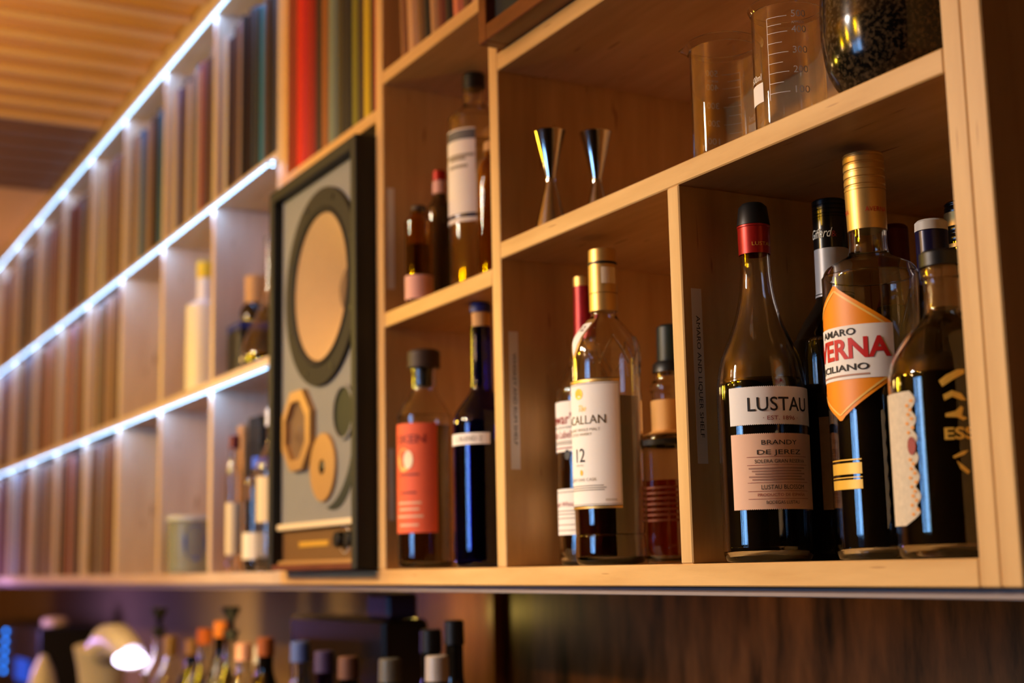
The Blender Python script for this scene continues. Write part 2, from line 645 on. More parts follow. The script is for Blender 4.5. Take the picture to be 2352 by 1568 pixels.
# small filament pendants hanging over the bar, behind the camera's view
bulb_m = mat('filament_bulb', (255, 230, 190), 0.3, emit=(255, 206, 150), estr=160.0)
for lab, x, y, z in (('small round filament pendant lamp over the bar, nearest the window end', -1.05, -1.45, 0.62), ('small round filament pendant lamp over the bar, beside the nearest one', -1.60, -1.50, 0.50),
                     ('small round filament pendant lamp over the middle of the bar', -2.30, -1.45, 0.60), ('small round filament pendant lamp over the far part of the bar', -3.40, -1.50, 0.55)):
    t = thing('pendant_lamp', lab, 'lamp', (x, y, z))
    lathe('bulb', [(0, -0.022), (0.012, -0.018), (0.020, -0.006), (0.020, 0.006), (0.012, 0.020), (0.008, 0.028), (0, 0.029)], bulb_m, t, (x, y, z), 20, 60)
    lathe('socket', [(0, 0.0292), (0.010, 0.0292), (0.012, 0.034), (0.012, 0.060), (0.004, 0.068), (0, 0.069)], black_pl, t, (x, y, z), 16)
    link('cord', tube_me([(0, 0, 0.066), (0, 0, ZC - 0.006 - z)], 0.0025, 6, 'cord'), black_pl, t, (x, y, z))

# ---------------------------------------------------------------- shelving
DEP = 0.33
ub = thing('shelving_unit', 'pale birch shelving unit holding the liquor bottles, glass beakers and loudspeaker', 'shelves', (-1.4, 0.15, -0.021))
B = lambda n, x0, x1, z0, z1, m=birch_x, y0=0.0: box(n, x0, x1, y0, DEP, z0, z1, m, ub)
B('shelf_board', -2.1174, -0.7137, -0.021, -0.001)
B('upright', -2.1416, -2.1174, -0.021, 1.0460, birch_z)
B('upright', -1.7546, -1.7308, -0.001, 1.0460, birch_z)
B('upright', -1.4179, -1.3968, -0.001, 1.0460, birch_z)
B('divider', -1.0648, -1.0465, -0.001, 0.3460, birch_z)
B('upright', -0.7137, -0.6948, -0.021, 1.0460, birch_z)
B('end_panel', -0.6948, -0.6760, -0.021, 1.0460, birch_z)
B('shelf_board', -1.3968, -0.7137, 0.3460, 0.3653)
B('shelf_board', -1.3968, -0.7137, 0.5698, 0.5906)
B('shelf_board', -1.7308, -1.4179, 0.3190, 0.3390)
B('shelf_board', -1.7308, -1.4179, 0.6590, 0.6770)
B('shelf_board', -2.1174, -1.7546, 0.6122, 0.6302)
B('top_board', -2.1416, -0.6760, 1.0460, 1.0665)
box('back_panel', -2.1416, -0.6760, DEP, DEP + 0.012, -0.021, 1.0665, birch_x, ub)

ua = thing('shelving_unit', 'long birch wall shelves packed with records and edged with bright LED strips', 'shelves', (-3.8, 0.15, -0.021))
A = lambda n, x0, x1, z0, z1, m=birch_px: box(n, x0, x1, 0.0, DEP, z0, z1, m, ua)
UP = [-2.5214 - 0.3555 * k for k in range(9)]           # centres of the uprights, the last is the far end
XE = UP[-1] - 0.01
ROWS = [(-0.001, 0.3270), (0.3470, 0.6680), (0.6844, 1.0460)]
A('shelf_board', XE, -2.1656, -0.021, -0.001)
A('shelf_board', XE, -2.1656, 0.3270, 0.3470)
A('shelf_board', XE, -2.1656, 0.6680, 0.6844)
A('top_board', XE, -2.1416, 1.0460, 1.0665)
A('upright', -2.1656, -2.1416, -0.021, 1.0460, birch_pz)
for x in UP:
    for (z0, z1) in ROWS:
        A('upright', x - 0.010, x + 0.010, z0, z1, birch_pz)
box('back_panel', XE, -2.1416, DEP, DEP + 0.012, -0.021, 1.0665, birch_px, ua)

# LED strips along the front edges
led_me = box_me(0.0048, 0.0048, 0.0022, 0.0008, 'led')
led_me.materials.append(mat('led_housing', (240, 244, 250), 0.5))
led_me.materials.append(led_m)
for p in led_me.polygons:
    if p.normal.z < -0.5:
        p.material_index = 1
for zc, lab in ((0.3270, 'lowest of the three glowing white LED strips, along the lower record shelf edge'),
                (0.6680, 'middle of the three glowing white LED strips, ending beside the red box set'),
                (1.0460, 'topmost glowing white LED strip, running along the ceiling above the records')):
    t = thing('led_strip', lab, 'led strip', (-3.8, -0.006, zc))
    box('backing', XE + 0.001, -2.1680, -0.0012, -0.0004, zc - 0.0006, zc + 0.0050, led_tape, t, bev=0)
    box('tape', XE + 0.001, -2.1680, -0.0110, -0.0012, zc - 0.0006, zc + 0.0002, led_tape, t, bev=0)
    x = -2.1985
    while x > XE + 0.01:
        link('led', led_me, None, t, (x, -0.0060, zc - 0.0018))
        x -= 1 / 60.0
    # the tail of the strip turns down against the end upright
    for dz in (0.004, -0.010):
        link('led', led_me, None, t, (-2.1700, -0.0060, zc - 0.0050 + dz * 0.5))

# ---------------------------------------------------------------- shelf-name tapes on the divider walls
def shelf_tape(label, x, z0, z1, txt=None, tw=None, zc=None, y0=0.0025, y1=0.0135):
    t = thing('label_tape', label, 'label', (x, (y0 + y1) / 2, z0))
    box('strip', x, x + 0.0003, y0, y1, z0, z1, tape_m, t, bev=0)
    if txt:
        # reads downwards on the face that looks along +x
        flat_text(txt, 0.0062, ink, t, (x + 0.0005, (y0 + y1) / 2 + 0.0004, zc), (math.pi / 2, math.pi / 2, math.pi / 2), width=tw)
    return t


shelf_tape('label tape reading AMARO AND LIQUER SHELF on the divider beside the dark brandy bottle', -1.0465, 0.088, 0.249, 'AMARO AND LIQUER SHELF', 0.112, 0.1675, y0=0.0098, y1=0.0212)
shelf_tape('label tape reading WHISKEY AND RUM SHELF on the divider left of the whisky bottles', -1.3968, 0.107, 0.263, 'WHISKEY AND RUM SHELF', 0.104, 0.186, y0=0.0088, y1=0.0205)
shelf_tape('blurred blank label tape on the divider above the orange labelled bottle, by the small flasks', -1.7308, 0.373, 0.513, None, y0=0.0065, y1=0.0165)
shelf_tape('blurred blank label tape on the divider just left of the orange labelled bottle', -1.7308, 0.063, 0.157, None, y0=0.0062, y1=0.0135)


def bt(label, x, y, z, name='bottle', cat='bottle'):
    return thing(name, label, cat, (x, y, z))


Z0, ZM, ZA = -0.0006, 0.3394, 0.3657
# ---- brandy bottle with the LUSTAU label (facing angle of the camera side -38.6)
b = bt('half full dark brandy bottle with LUSTAU label, black cap and red neck foil', -0.9932, 0.0430, Z0, 'brandy_bottle')
pr = spline([(0.0360, 0.001), (0.0385, 0.006), (0.0390, 0.012), (0.0391, 0.020), (0.0393, 0.08), (0.0396, 0.145), (0.0383, 0.160), (0.0356, 0.1752),
             (0.0320, 0.186), (0.0228, 0.2085), (0.0168, 0.2306), (0.0140, 0.2530), (0.0136, 0.272), (0.0138, 0.285), (0.0138, 0.298)])
bottle_glass(b, pr, glass, t=0.0028)
liquid(b, pr, 0.158, liq_dark)
sleeve(b, pr, 0.2722, 0.2965, red_foil, 'neck_foil')
lathe('foil_ring', [(0.0139, 0.2962), (0.0149, 0.2970), (0.0149, 0.2985), (0.0139, 0.2992), (0.0139, 0.2962)], red_foil, b, wloc(b))
cap(b, 0.0150, 0.0128, 0.2990, 0.3195, black_pl, bev=0.0035)
th = -38.6
lb = patch('label', pr, 0.1162, 0.1490, th - 44, th + 108, paper, b, serr=0.0004)
letters('LUSTAU', 0.0170, pr, 0.1330, th + 24, ink, lb, width=0.058, bold=0.0001)
letters('· EST. 1896 ·', 0.0050, pr, 0.1215, th + 24, ink_rust, lb, width=0.032)
lb = patch('label', pr, 0.0440, 0.1085, th - 44, th + 108, paper_peach, b, serr=0.0004)
for txt, s, z, wd, c in (('BRANDY', 0.0058, 0.1005, 0.032, th + 20), ('DE JEREZ', 0.0058, 0.0922, 0.040, th + 20), ('SOLERA GRAN RESERVA', 0.0044, 0.0845, 0.047, th + 22),
                         ('LUSTAU BLOSSOM', 0.0054, 0.0625, 0.040, th + 24), ('PRODUCTO DE ESPAÑA', 0.0034, 0.0560, 0.044, th + 22), ('BODEGAS LUSTAU', 0.0040, 0.0496, 0.030, th + 22)):
    letters(txt, s, pr, z, c, ink_rust if s < 0.004 else ink, lb, width=wd)
for z in (0.0885, 0.0815, 0.0666, 0.0593, 0.0528):
    patch('rule', pr, z - 0.00015, z + 0.00015, th - 22, th + 62, ink_rust, lb, lift=0.0007, nz=1)
for i, z in enumerate((0.0788, 0.0764, 0.0740, 0.0716, 0.0692)):
    patch('small_print', pr, z - 0.0006, z + 0.0006, th - 20 + 4 * (i % 3), th + 56 - 6 * (i % 2), mat('fine_print', (176, 128, 104), 0.7), lb, lift=0.0007, nz=1)
letters('LUSTAU', 0.0048, pr, 0.2800, th + 32, gold_ink, b, lift=0.0012, width=0.019)

# ---- amaro bottle with the orange diamond label
b = bt('tall amaro bottle with ribbed gold cap and orange diamond label reading AVERNA', -0.8791, 0.0723, Z0, 'amaro_bottle')
pr = spline([(0.0370, 0.001), (0.0392, 0.006), (0.0398, 0.014), (0.0400, 0.06), (0.0400, 0.14), (0.0400, 0.224), (0.0392, 0.2335), (0.0350, 0.2412), (0.0250, 0.2468),
             (0.0180, 0.2510), (0.0160, 0.2565), (0.0156, 0.264), (0.0156, 0.275)])
bottle_glass(b, pr, glass)
liquid(b, pr, 0.1440, liq_dark)
cap(b, 0.0163, 0.0170, 0.2720, 0.3060, gold_foil, 'cap_skirt', bev=0.0004)
cap(b, 0.0172, 0.0172, 0.3060, 0.3385, gold_foil, 'cap', rings=5, bev=0.0015)
cp = [(0.0163, 0.272), (0.0170, 0.306)]
letters('AVERNA', 0.0058, cp, 0.2875, -43.1 + 32, ink_red, b, width=0.020, lift=0.0004)
letters('AVERNA', 0.0058, cp, 0.2875, -43.1 - 92, ink_red, b, width=0.020, lift=0.0004)
cth, hw = -90.0, 69.0


def dia(t):
    return max(0.02, 1 - abs(2 * t - 1)) if not 0.30 < t < 0.70 else 1.0


def diam(top):
    def g(t):
        z = 0.1113 + 0.1108 * t
        if z > 0.1878:
            return max(0.03, (0.2221 - z) / (0.2221 - 0.1878))
        if z < 0.1441:
            return max(0.03, (z - 0.1113) / (0.1441 - 0.1113))
        return 1.0
    return g


lb = patch('label', pr, 0.1113, 0.2221, cth - hw, cth + hw, amaro_orange, b, shape=diam(0), nz=30)
for sgn in (-1, 1):                                   # pale gold lines inside the edge of the diamond
    for (za, zb) in ((0.1878, 0.2180), (0.1441, 0.1155)):
        bm = bmesh.new()
        prev = None
        for q in range(17):
            t = q / 16
            z = za + (zb - za) * t
            a = cth + sgn * (hw * 0.86) * (1 - t)
            pa = []
            for da in (-2.0, 2.0):
                rr_ = rad_at(pr, z) + 0.0007
                aa = math.radians(a + da)
                pa.append(bm.verts.new((rr_ * math.cos(aa), rr_ * math.sin(aa), z)))
            if prev:
                bm.faces.new((prev[0], prev[1], pa[1], pa[0]))
            prev = pa
        o = link('gold_line', finish(bm, 'gold_line'), amaro_gold, lb, wloc(lb))
wb = patch('white_band', pr, 0.1441, 0.1878, cth - hw, cth + hw, paper, lb, lift=0.0008)
letters('AMARO', 0.0078, pr, 0.1822, cth, ink, lb, lift=0.0012, width=0.038, bold=0.00015)
letters('AVERNA', 0.0228, pr, 0.1680, cth, ink_red, lb, lift=0.0012, width=0.091, bold=0.0007)
letters('SICILIANO', 0.0074, pr, 0.1532, cth, ink, lb, lift=0.0012, width=0.056, bold=0.00015)
patch('small_print', pr, 0.1466, 0.1480, cth - 40, cth + 40, mat('fine_print', (176, 128, 104), 0.7), lb, lift=0.0011, nz=1)
for z0, z1 in ((0.0790, 0.0800), (0.0680, 0.0770), (0.0650, 0.0658), (0.0560, 0.0635)):
    patch('gold_print', pr, z0, z1, -43.1 - 72, -43.1 - 22, gold_ink, b, lift=0.0004, nz=2)

# ---- cork-stoppered bottle at the right post
b = bt('wide round shouldered dark bottle with cork stopper and gold print beside the right post', -0.7754, 0.0475, Z0, 'amaro_bottle')
pr = spline([(0.0420, 0.001), (0.0440, 0.006), (0.0448, 0.014), (0.0449, 0.06), (0.0449, 0.125), (0.0438, 0.139), (0.0400, 0.1505), (0.0300, 0.1660), (0.0190, 0.1770),
             (0.0148, 0.1835), (0.0142, 0.195), (0.0143, 0.208), (0.0158, 0.2105), (0.0158, 0.2165), (0.0150, 0.2185)])
bottle_glass(b, pr, mat('smoke_glass', (214, 204, 186), 0.0, 0, 1.0, 1.46))
liquid(b, pr, 0.1480, mat('dark_bitter', (34, 26, 16), 0.05))
lathe('cork', [(0, 0.186), (0.0108, 0.187), (0.0112, 0.219), (0, 0.219)], cork, b, wloc(b))
cap(b, 0.0160, 0.0160, 0.2190, 0.2310, black_pl, 'stopper_top', bev=0.002)
th = -45.8
lace = mat('lace_label', (204, 186, 156), 0.7, noise=0.25, nscale=220)


def lacy(t):
    return 0.86 + 0.14 * abs(math.sin(t * 22)) - (0.35 * (t < 0.10)) * (1 - t / 0.10)


lb = patch('lace_label', pr, 0.0240, 0.1220, th - 118, th - 33, lace, b, nz=60, shape=lacy)
dots = mat('orange_petal', (226, 148, 60), 0.6)


def disc_on(prof, z, ang, ra, rz, m, parent, lift, name):
    bm = bmesh.new()
    vs = []
    for q in range(12):
        a = 2 * math.pi * q / 12
        zz = z + rz * math.sin(a)
        rad = rad_at(prof, zz) + lift
        an = math.radians(ang) + ra * math.cos(a) / rad
        vs.append(bm.verts.new((rad * math.cos(an), rad * math.sin(an), zz)))
    bm.faces.new(vs)
    return link(name, finish(bm, name, False), m, parent, wloc(parent))


disc_on(pr, 0.0815, th - 39.5, 0.0040, 0.0068, mat('rust_seal', (150, 52, 36), 0.6), lb, 0.0010, 'seal')
for q in range(26):
    z = 0.032 + 0.0033 * q
    if abs(z - 0.0815) < 0.009:
        continue
    disc_on(pr, z, th - 42.5 + 4.5 * (q % 2) + 1.0 * math.sin(q * 2.1), 0.0016, 0.0013, dots, lb, 0.0008, 'petal')
gp = [0.112, 0.119, 0.126]
letters('ESS', 0.0118, pr, 0.0880, th - 7, gold_ink, b, width=0.021, bold=0.0003, left=True, lift=0.0005)
for pts in ([(-9, 0.127), (-2, 0.131), (8, 0.1345), (14, 0.1345), (14, 0.1315), (4, 0.1275), (-6, 0.1225)], [(-6, 0.1165), (2, 0.1195), (10, 0.1170), (14, 0.1120), (10, 0.1120), (2, 0.1150), (-5, 0.1125)],
            [(-5, 0.1030), (4, 0.1045), (9, 0.1080), (11, 0.1065), (9, 0.1010), (14, 0.0990), (10, 0.0975), (5, 0.1000), (-5, 0.1005)],
            [(-1, 0.0720), (8, 0.0755), (13, 0.0760), (9, 0.0730), (0, 0.0705)], [(2, 0.0690), (8, 0.0650), (13, 0.0610), (11, 0.0590), (5, 0.0630)]):
    bm = bmesh.new()
    vs = []
    for (d, z) in pts:
        a = math.radians(th + d)
        rad = rad_at(pr, z) + 0.0007
        vs.append(bm.verts.new((rad * math.cos(a), rad * math.sin(a), z)))
    bm.faces.new(vs)
    bmesh.ops.triangulate(bm, faces=bm.faces)
    link('gold_ornament', finish(bm, 'gold_ornament', False), gold_ink, b, wloc(b))

# ---- the bottles behind
b = bt('black liqueur bottle with silver collar and white script on its black screw cap', -0.9900, 0.1300, Z0, 'liqueur_bottle')
pr = spline([(0.0370, 0.001), (0.0392, 0.006), (0.0395, 0.014), (0.0398, 0.10), (0.0398, 0.188), (0.0370, 0.2005), (0.0290, 0.2165), (0.0200, 0.2300), (0.0158, 0.2400), (0.0152, 0.26), (0.0149, 0.300)])
bottle_glass(b, pr, glass_dark, solid=True)
sleeve(b, pr, 0.2390, 0.2840, mat('silver_collar', (176, 172, 176), 0.4, 0.2), 'collar')
patch('collar_line', pr, 0.2408, 0.2418, -180, 180, ink, b, lift=0.0009, nz=1, na=48)
cap(b, 0.0158, 0.0156, 0.2840, 0.3140, black_gl, 'cap_skirt', bev=0.0004)
cap(b, 0.0157, 0.0157, 0.3140, 0.3310, black_gl, 'cap', rings=4, bev=0.0015)
letters('Giffard', 0.0125, [(0.0158, 0.28), (0.0157, 0.33)], 0.2975, -41.6 - 42, ink_white, b, shear=0.45, width=0.024, lift=0.0005)
letters('&', 0.0080, [(0.0158, 0.28), (0.0157, 0.33)], 0.2960, -41.6 + 12, ink_rust, b, lift=0.0005)
patch('label', pr, 0.0440, 0.1260, -41.6 - 28, -41.6 + 40, mat('kraft_label', (150, 116, 78), 0.7, noise=0.3, nscale=150), b)

b = bt('dark bottle with maroon foil neck standing behind the gold capped amaro bottle', -0.9933, 0.2120, Z0)
pr = spline([(0.0340, 0.001), (0.0368, 0.008), (0.0370, 0.10), (0.0370, 0.190), (0.0300, 0.215), (0.0165, 0.240), (0.0135, 0.255), (0.0133, 0.300), (0.0133, 0.312)])
bottle_glass(b, pr, glass_dark, solid=True)
sleeve(b, pr, 0.236, 0.311, darkred_foil, 'neck_foil')
cap(b, 0.0139, 0.0134, 0.3115, 0.3160, darkred_foil, bev=0.002)

b = bt('slim bottle with navy neck foil and white topped cap behind the cork stopper', -0.8796, 0.1460, Z0)
pr = spline([(0.0300, 0.001), (0.0318, 0.008), (0.0320, 0.10), (0.0320, 0.180), (0.0250, 0.210), (0.0150, 0.232), (0.0133, 0.245), (0.0132, 0.275)])
bottle_glass(b, pr, glass_dark, solid=True)
sleeve(b, pr, 0.230, 0.272, navy_foil, 'neck_foil')
cap(b, 0.0139, 0.0139, 0.2715, 0.2790, navy_foil, 'cap_skirt', bev=0.0008)
cap(b, 0.0141, 0.0138, 0.2790, 0.2885, mat('white_cap_top', (206, 200, 196), 0.5), 'cap', bev=0.002)

b = bt('dark bottle with black cap banded in gold, half hidden by the right post', -0.9184, 0.2240, Z0)
pr = spline([(0.0330, 0.001), (0.0355, 0.008), (0.0358, 0.10), (0.0358, 0.190), (0.0290, 0.220), (0.0165, 0.250), (0.0140, 0.262), (0.0140, 0.290)])
bottle_glass(b, pr, glass_dark, solid=True)
cap(b, 0.0146, 0.0146, 0.2790, 0.3225, black_gl, rings=5, bev=0.002)
for z0, z1 in ((0.2790, 0.2825), (0.2990, 0.3120)):
    lathe('gold_band', [(0.0147, z0), (0.0152, z0), (0.0152, z1), (0.0147, z1), (0.0147, z0)], gold_foil, b, wloc(b))

# ---- single malt with the tall cream label
b = bt('single malt whisky bottle with gold cap and tall white label numbered 12', -1.2527, 0.0455, Z0, 'whisky_bottle')
pr = spline([(0.0330, 0.001), (0.0358, 0.005), (0.0364, 0.012), (0.0360, 0.028), (0.0352, 0.031), (0.0362, 0.036), (0.0368, 0.10), (0.0368, 0.205), (0.0362, 0.220), (0.0340, 0.2310), (0.0290, 0.2400),
             (0.0215, 0.2490), (0.0158, 0.2560), (0.0140, 0.2610), (0.0138, 0.270)])
bottle_glass(b, pr, glass)
liquid(b, pr, 0.1720, liq_amber)
cap(b, 0.0152, 0.0152, 0.2640, 0.2828, gold_foil, 'cap_skirt', bev=0.0005)
cap(b, 0.0153, 0.0153, 0.2832, 0.3150, gold_foil, 'cap_sleeve', bev=0.0005)
cap(b, 0.0150, 0.0148, 0.3162, 0.3310, gold_foil, 'cap', bev=0.0012)
lathe('black_ring', [(0.0150, 0.3135), (0.0156, 0.3140), (0.0156, 0.3165), (0.0150, 0.3168), (0.0150, 0.3135)], black_pl, b, wloc(b))
patch('tax_seal', [(0.0153, 0.28), (0.0153, 0.32)], 0.2925, 0.3100, -32.4 - 6, -32.4 + 56, paper_cream, b, lift=0.0005)
th = -32.4
lb = patch('label', pr, 0.0600, 0.1855, th - 125, th + 21, paper, b)
for z0, z1 in ((0.1862, 0.1890), (0.0568, 0.0592)):
    patch('gold_band', pr, z0, z1, th - 125, th + 21, gold_foil, lb, lift=0.0006, nz=2)
for z0, z1 in ((0.1892, 0.1898), (0.0593, 0.0597)):
    patch('border_line', pr, z0, z1, th - 125, th + 21, ink, lb, lift=0.0008, nz=1)
for a in (19.2,):
    patch('border_line', pr, 0.0600, 0.1855, th + a, th + a + 0.7, ink_grey, lb, lift=0.0006, na=2)
for z in (0.0613, 0.1842):
    patch('border_line', pr, z - 0.0003, z + 0.0003, th - 122, th + 19.5, ink_grey, lb, lift=0.0006, nz=1)
cx = th - 52
letters('The', 0.0095, pr, 0.1590, cx + 8, gold_ink, lb, shear=0.3, width=0.010)
letters('MACALLAN', 0.0128, pr, 0.1470, cx, mat('bronze_ink', (92, 76, 50), 0.35, 0.5), lb, width=0.064)
letters('HIGHLAND SINGLE MALT', 0.0042, pr, 0.1372, cx, ink_grey, lb, width=0.052)
letters('SCOTCH WHISKY', 0.0042, pr, 0.1325, cx, ink_grey, lb, width=0.034)
letters('12', 0.0200, pr, 0.1105, cx, ink, lb, width=0.013)
letters('YEARS OLD', 0.0026, pr, 0.1010, cx, ink_grey, lb, width=0.012)
letters('SHERRY OAK CASK', 0.0044, pr, 0.0862, cx, ink_grey, lb, width=0.042)
for z, wd in ((0.0800, 44), (0.0778, 48), (0.0756, 45)):
    patch('small_print', pr, z - 0.0005, z + 0.0005, cx - wd, cx + wd, ink_grey, lb, lift=0.0006, nz=1)
patch('small_print', pr, 0.0640, 0.0665, th - 6, th + 12, mat('pale_print', (204, 190, 168), 0.7), lb, lift=0.0006, nz=1)
disc_on(pr, 0.0935, cx + 4, 0.0022, 0.0030, gold_ink, lb, 0.0007, 'gold_emblem')
disc_on(pr, 0.1745, cx + 2, 0.0062, 0.0058, gold_ink, lb, 0.0007, 'gold_emblem')
# neck badge: a white triangle edged in gold
for lift, s, m in ((0.0012, 1.0, gold_foil), (0.0018, 0.78, paper)):
    bm = bmesh.new()
    vs = []
    cz, ca = 0.2345, th - 58
    prev = None
    for q in range(15):
        t = q / 14
        z = cz + s * (0.0205 - 0.046 * t)
        hwid = s * 30 * (1 - t) + 0.3
        row = []
        for k2 in range(7):
            a = math.radians(ca - hwid + 2 * hwid * k2 / 6)
            rad = rad_at(pr, z) + lift
            row.append(bm.verts.new((rad * math.cos(a), rad * math.sin(a), z)))
        if prev:
            for k2 in range(6):
                bm.faces.new((prev[k2], prev[k2 + 1], row[k2 + 1], row[k2]))
        prev = row
    link('neck_badge', finish(bm, 'neck_badge'), m, b, wloc(b))
letters('12', 0.0090, pr, 0.2440, th - 56, ink, b, lift=0.0026, width=0.007)
# moulded chevron facets on the shoulder
for sg in (-1, 1):
    for base in (-45, 15, 75, 135, 195, 255):
        pts = []
        for q in range(9):
            t = q / 8
            z = 0.2050 + 0.030 * t
            a = math.radians(th + base + sg * 26 * (1 - t))
            rad = rad_at(pr, z) + 0.0004
            pts.append((rad * math.cos(a), rad * math.sin(a), z))
        link('moulded_facet', tube_me(pts, 0.0011, 6), glass, b, wloc(b))

# ---- blended whisky behind it on the left
b = bt('whisky bottle with red neck foil and white label in red print, behind the single malt', -1.3480, 0.0790, Z0, 'whisky_bottle')
pr = spline([(0.0310, 0.001), (0.0334, 0.006), (0.0338, 0.014), (0.0339, 0.10), (0.0339, 0.182), (0.0318, 0.196), (0.0240, 0.213), (0.0160, 0.230), (0.0115, 0.250), (0.0106, 0.270), (0.0102, 0.312)])
bottle_glass(b, pr, glass)
liquid(b, pr, 0.150, liq_amber)
sleeve(b, pr, 0.252, 0.311, mat('crimson_foil', (150, 20, 34), 0.35, 0.3, noise=0.3, nscale=90), 'neck_foil')
cap(b, 0.0112, 0.0112, 0.3110, 0.3230, gold_foil, bev=0.0015)
th = -31.6
lb = patch('label', pr, 0.1235, 0.1790, th - 110, th + 20, paper, b)
letters("Dewar's", 0.0165, pr, 0.1590, th - 62, ink_rust, lb, width=0.050, bold=0.0002)
letters('BLENDED SCOTCH WHISKY', 0.0030, pr, 0.1500, th - 58, ink, lb, width=0.042)
letters('White Label', 0.0120, pr, 0.1420, th - 66, ink_rust, lb, width=0.042)
for z, wd in ((0.1345, 30), (0.1322, 26), (0.1275, 30)):
    patch('small_print', pr, z - 0.0006, z + 0.0006, th - 62 - wd, th - 50 + wd, ink_rust if z < 0.13 else ink_grey, lb, lift=0.0007, nz=1)
lb = patch('label', pr, 0.0330, 0.0830, th - 110, th + 20, paper, b)
letters('Scotch Whisky', 0.0075, pr, 0.0660, th - 58, ink_rust, lb, width=0.048)
for z, wd in ((0.0795, 40), (0.0590, 30), (0.0555, 26), (0.0510, 30), (0.0440, 34), (0.0380, 40)):
    patch('small_print', pr, z - 0.0005, z + 0.0005, th - 62 - wd, th - 50 + wd, ink_grey, lb, lift=0.0007, nz=1)
disc_on(pr, 0.1200, th - 40, 0.0045, 0.0055, black_pl, b, 0.0010, 'dark_medal')

# ---- squat whisky with the cream neck band
b = bt('squat amber whisky bottle with dark green cap and cream neck band beside the divider', -1.2820, 0.1500, Z0, 'whisky_bottle')
pr = spline([(0.0330, 0.001), (0.0354, 0.006), (0.0358, 0.014), (0.0358, 0.08), (0.0358, 0.128), (0.0330, 0.139), (0.0240, 0.1420), (0.0232, 0.150), (0.0234, 0.172), (0.0236, 0.1845), (0.0250, 0.188), (0.0250, 0.193), (0.0214, 0.198), (0.0205, 0.208)])
bottle_glass(b, pr, glass)
liquid(b, pr, 0.0890, liq_orange)
sleeve(b, pr, 0.1385, 0.1765, mat('tan_neck_band', (222, 160, 84), 0.6), 'neck_band')
patch('black_strip', pr, 0.1270, 0.1330, -180, 180, ink, b, na=48, nz=2)
cap(b, 0.0215, 0.0205, 0.2080, 0.2200, black_pl, 'cap_skirt', bev=0.003)
cap(b, 0.0156, 0.0150, 0.2200, 0.2610, mat('bottle_green_cap', (18, 30, 26), 0.45, noise=0.3, nscale=90), 'cap', bev=0.003)
for k in range(7):
    z = 0.046 + 0.0058 * k
    patch('ribbed_line', pr, z - 0.0012, z + 0.0012, -35.1 - 60, -35.1 + 60, mat('umber_line', (112, 48, 18), 0.6), b, lift=0.0005, nz=1)

# ---- orange labelled bottle and the blue one
b = bt('amber spirit bottle with orange label and broad dark stopper beside the loudspeaker upright', -1.6815, 0.0355, Z0, 'spirit_bottle')
pr = spline([(0.0330, 0.001), (0.0354, 0.006), (0.0360, 0.014), (0.0360, 0.08), (0.0360, 0.186), (0.0352, 0.196), (0.0290, 0.2100), (0.0200, 0.2230), (0.0168, 0.2320), (0.0166, 0.245), (0.0170, 0.2560), (0.0170, 0.2590)])
bottle_glass(b, pr, glass)
liquid(b, pr, 0.183, liq_brown)
cap(b, 0.0215, 0.0215, 0.2600, 0.2835, wood_stop, 'stopper', bev=0.003)
cap(b, 0.0105, 0.0105, 0.2350, 0.2600, black_pl, 'cork', bev=0.001)
th = -25
lb = patch('label', pr, 0.0450, 0.1850, th - 82, th + 26, paper_orange, b, shape=lambda t: 1.0, nz=12)
letters('SKEN', 0.0150, pr, 0.1640, th - 32, ink_rust, lb, width=0.044, bold=0.0004)
disc_on(pr, 0.1380, th - 48, 0.0130, 0.0150, mat('label_sun', (240, 196, 104), 0.6), lb, 0.0008, 'sun_emblem')
disc_on(pr, 0.1380, th - 36, 0.0075, 0.0120, mat('label_moon', (248, 232, 196), 0.6), lb, 0.0011, 'sun_emblem')
for z, wd, m in ((0.119, 26, ink_rust), (0.096, 20, ink_rust), (0.083, 30, paper_peach), (0.075, 26, paper_peach), (0.066, 34, paper_peach), (0.055, 24, paper_peach)):
    patch('small_print', pr, z - 0.0014, z + 0.0014, th - 38 - wd, th - 38 + wd, m, lb, lift=0.0007, nz=1)

b = bt('cobalt blue bottle with blue capped cork and white tape label', -1.5195, 0.0368, Z0, 'spirit_bottle')
pr = spline([(0.0330, 0.001), (0.0352, 0.006), (0.0358, 0.014), (0.0360, 0.08), (0.0360, 0.162), (0.0345, 0.1780), (0.0300, 0.1880), (0.0215, 0.1995), (0.0152, 0.2090), (0.0134, 0.2200), (0.0130, 0.26), (0.0130, 0.2890)])
bottle_glass(b, pr, glass_blue)
liquid(b, pr, 0.150, mat('blue_liquor', (8, 8, 30), 0.05))
cap(b, 0.0106, 0.0110, 0.2890, 0.3075, cork, 'cork', bev=0.001)
cap(b, 0.0132, 0.0132, 0.3075, 0.3185, cap_blue, 'cap', bev=0.002)
th = -27.4
lb = patch('tape_label', pr, 0.1440, 0.1575, th - 92, th + 14, paper, b)
letters('L BLEND 2', 0.0085, pr, 0.1507, th - 30, ink_grey, lb, width=0.036)

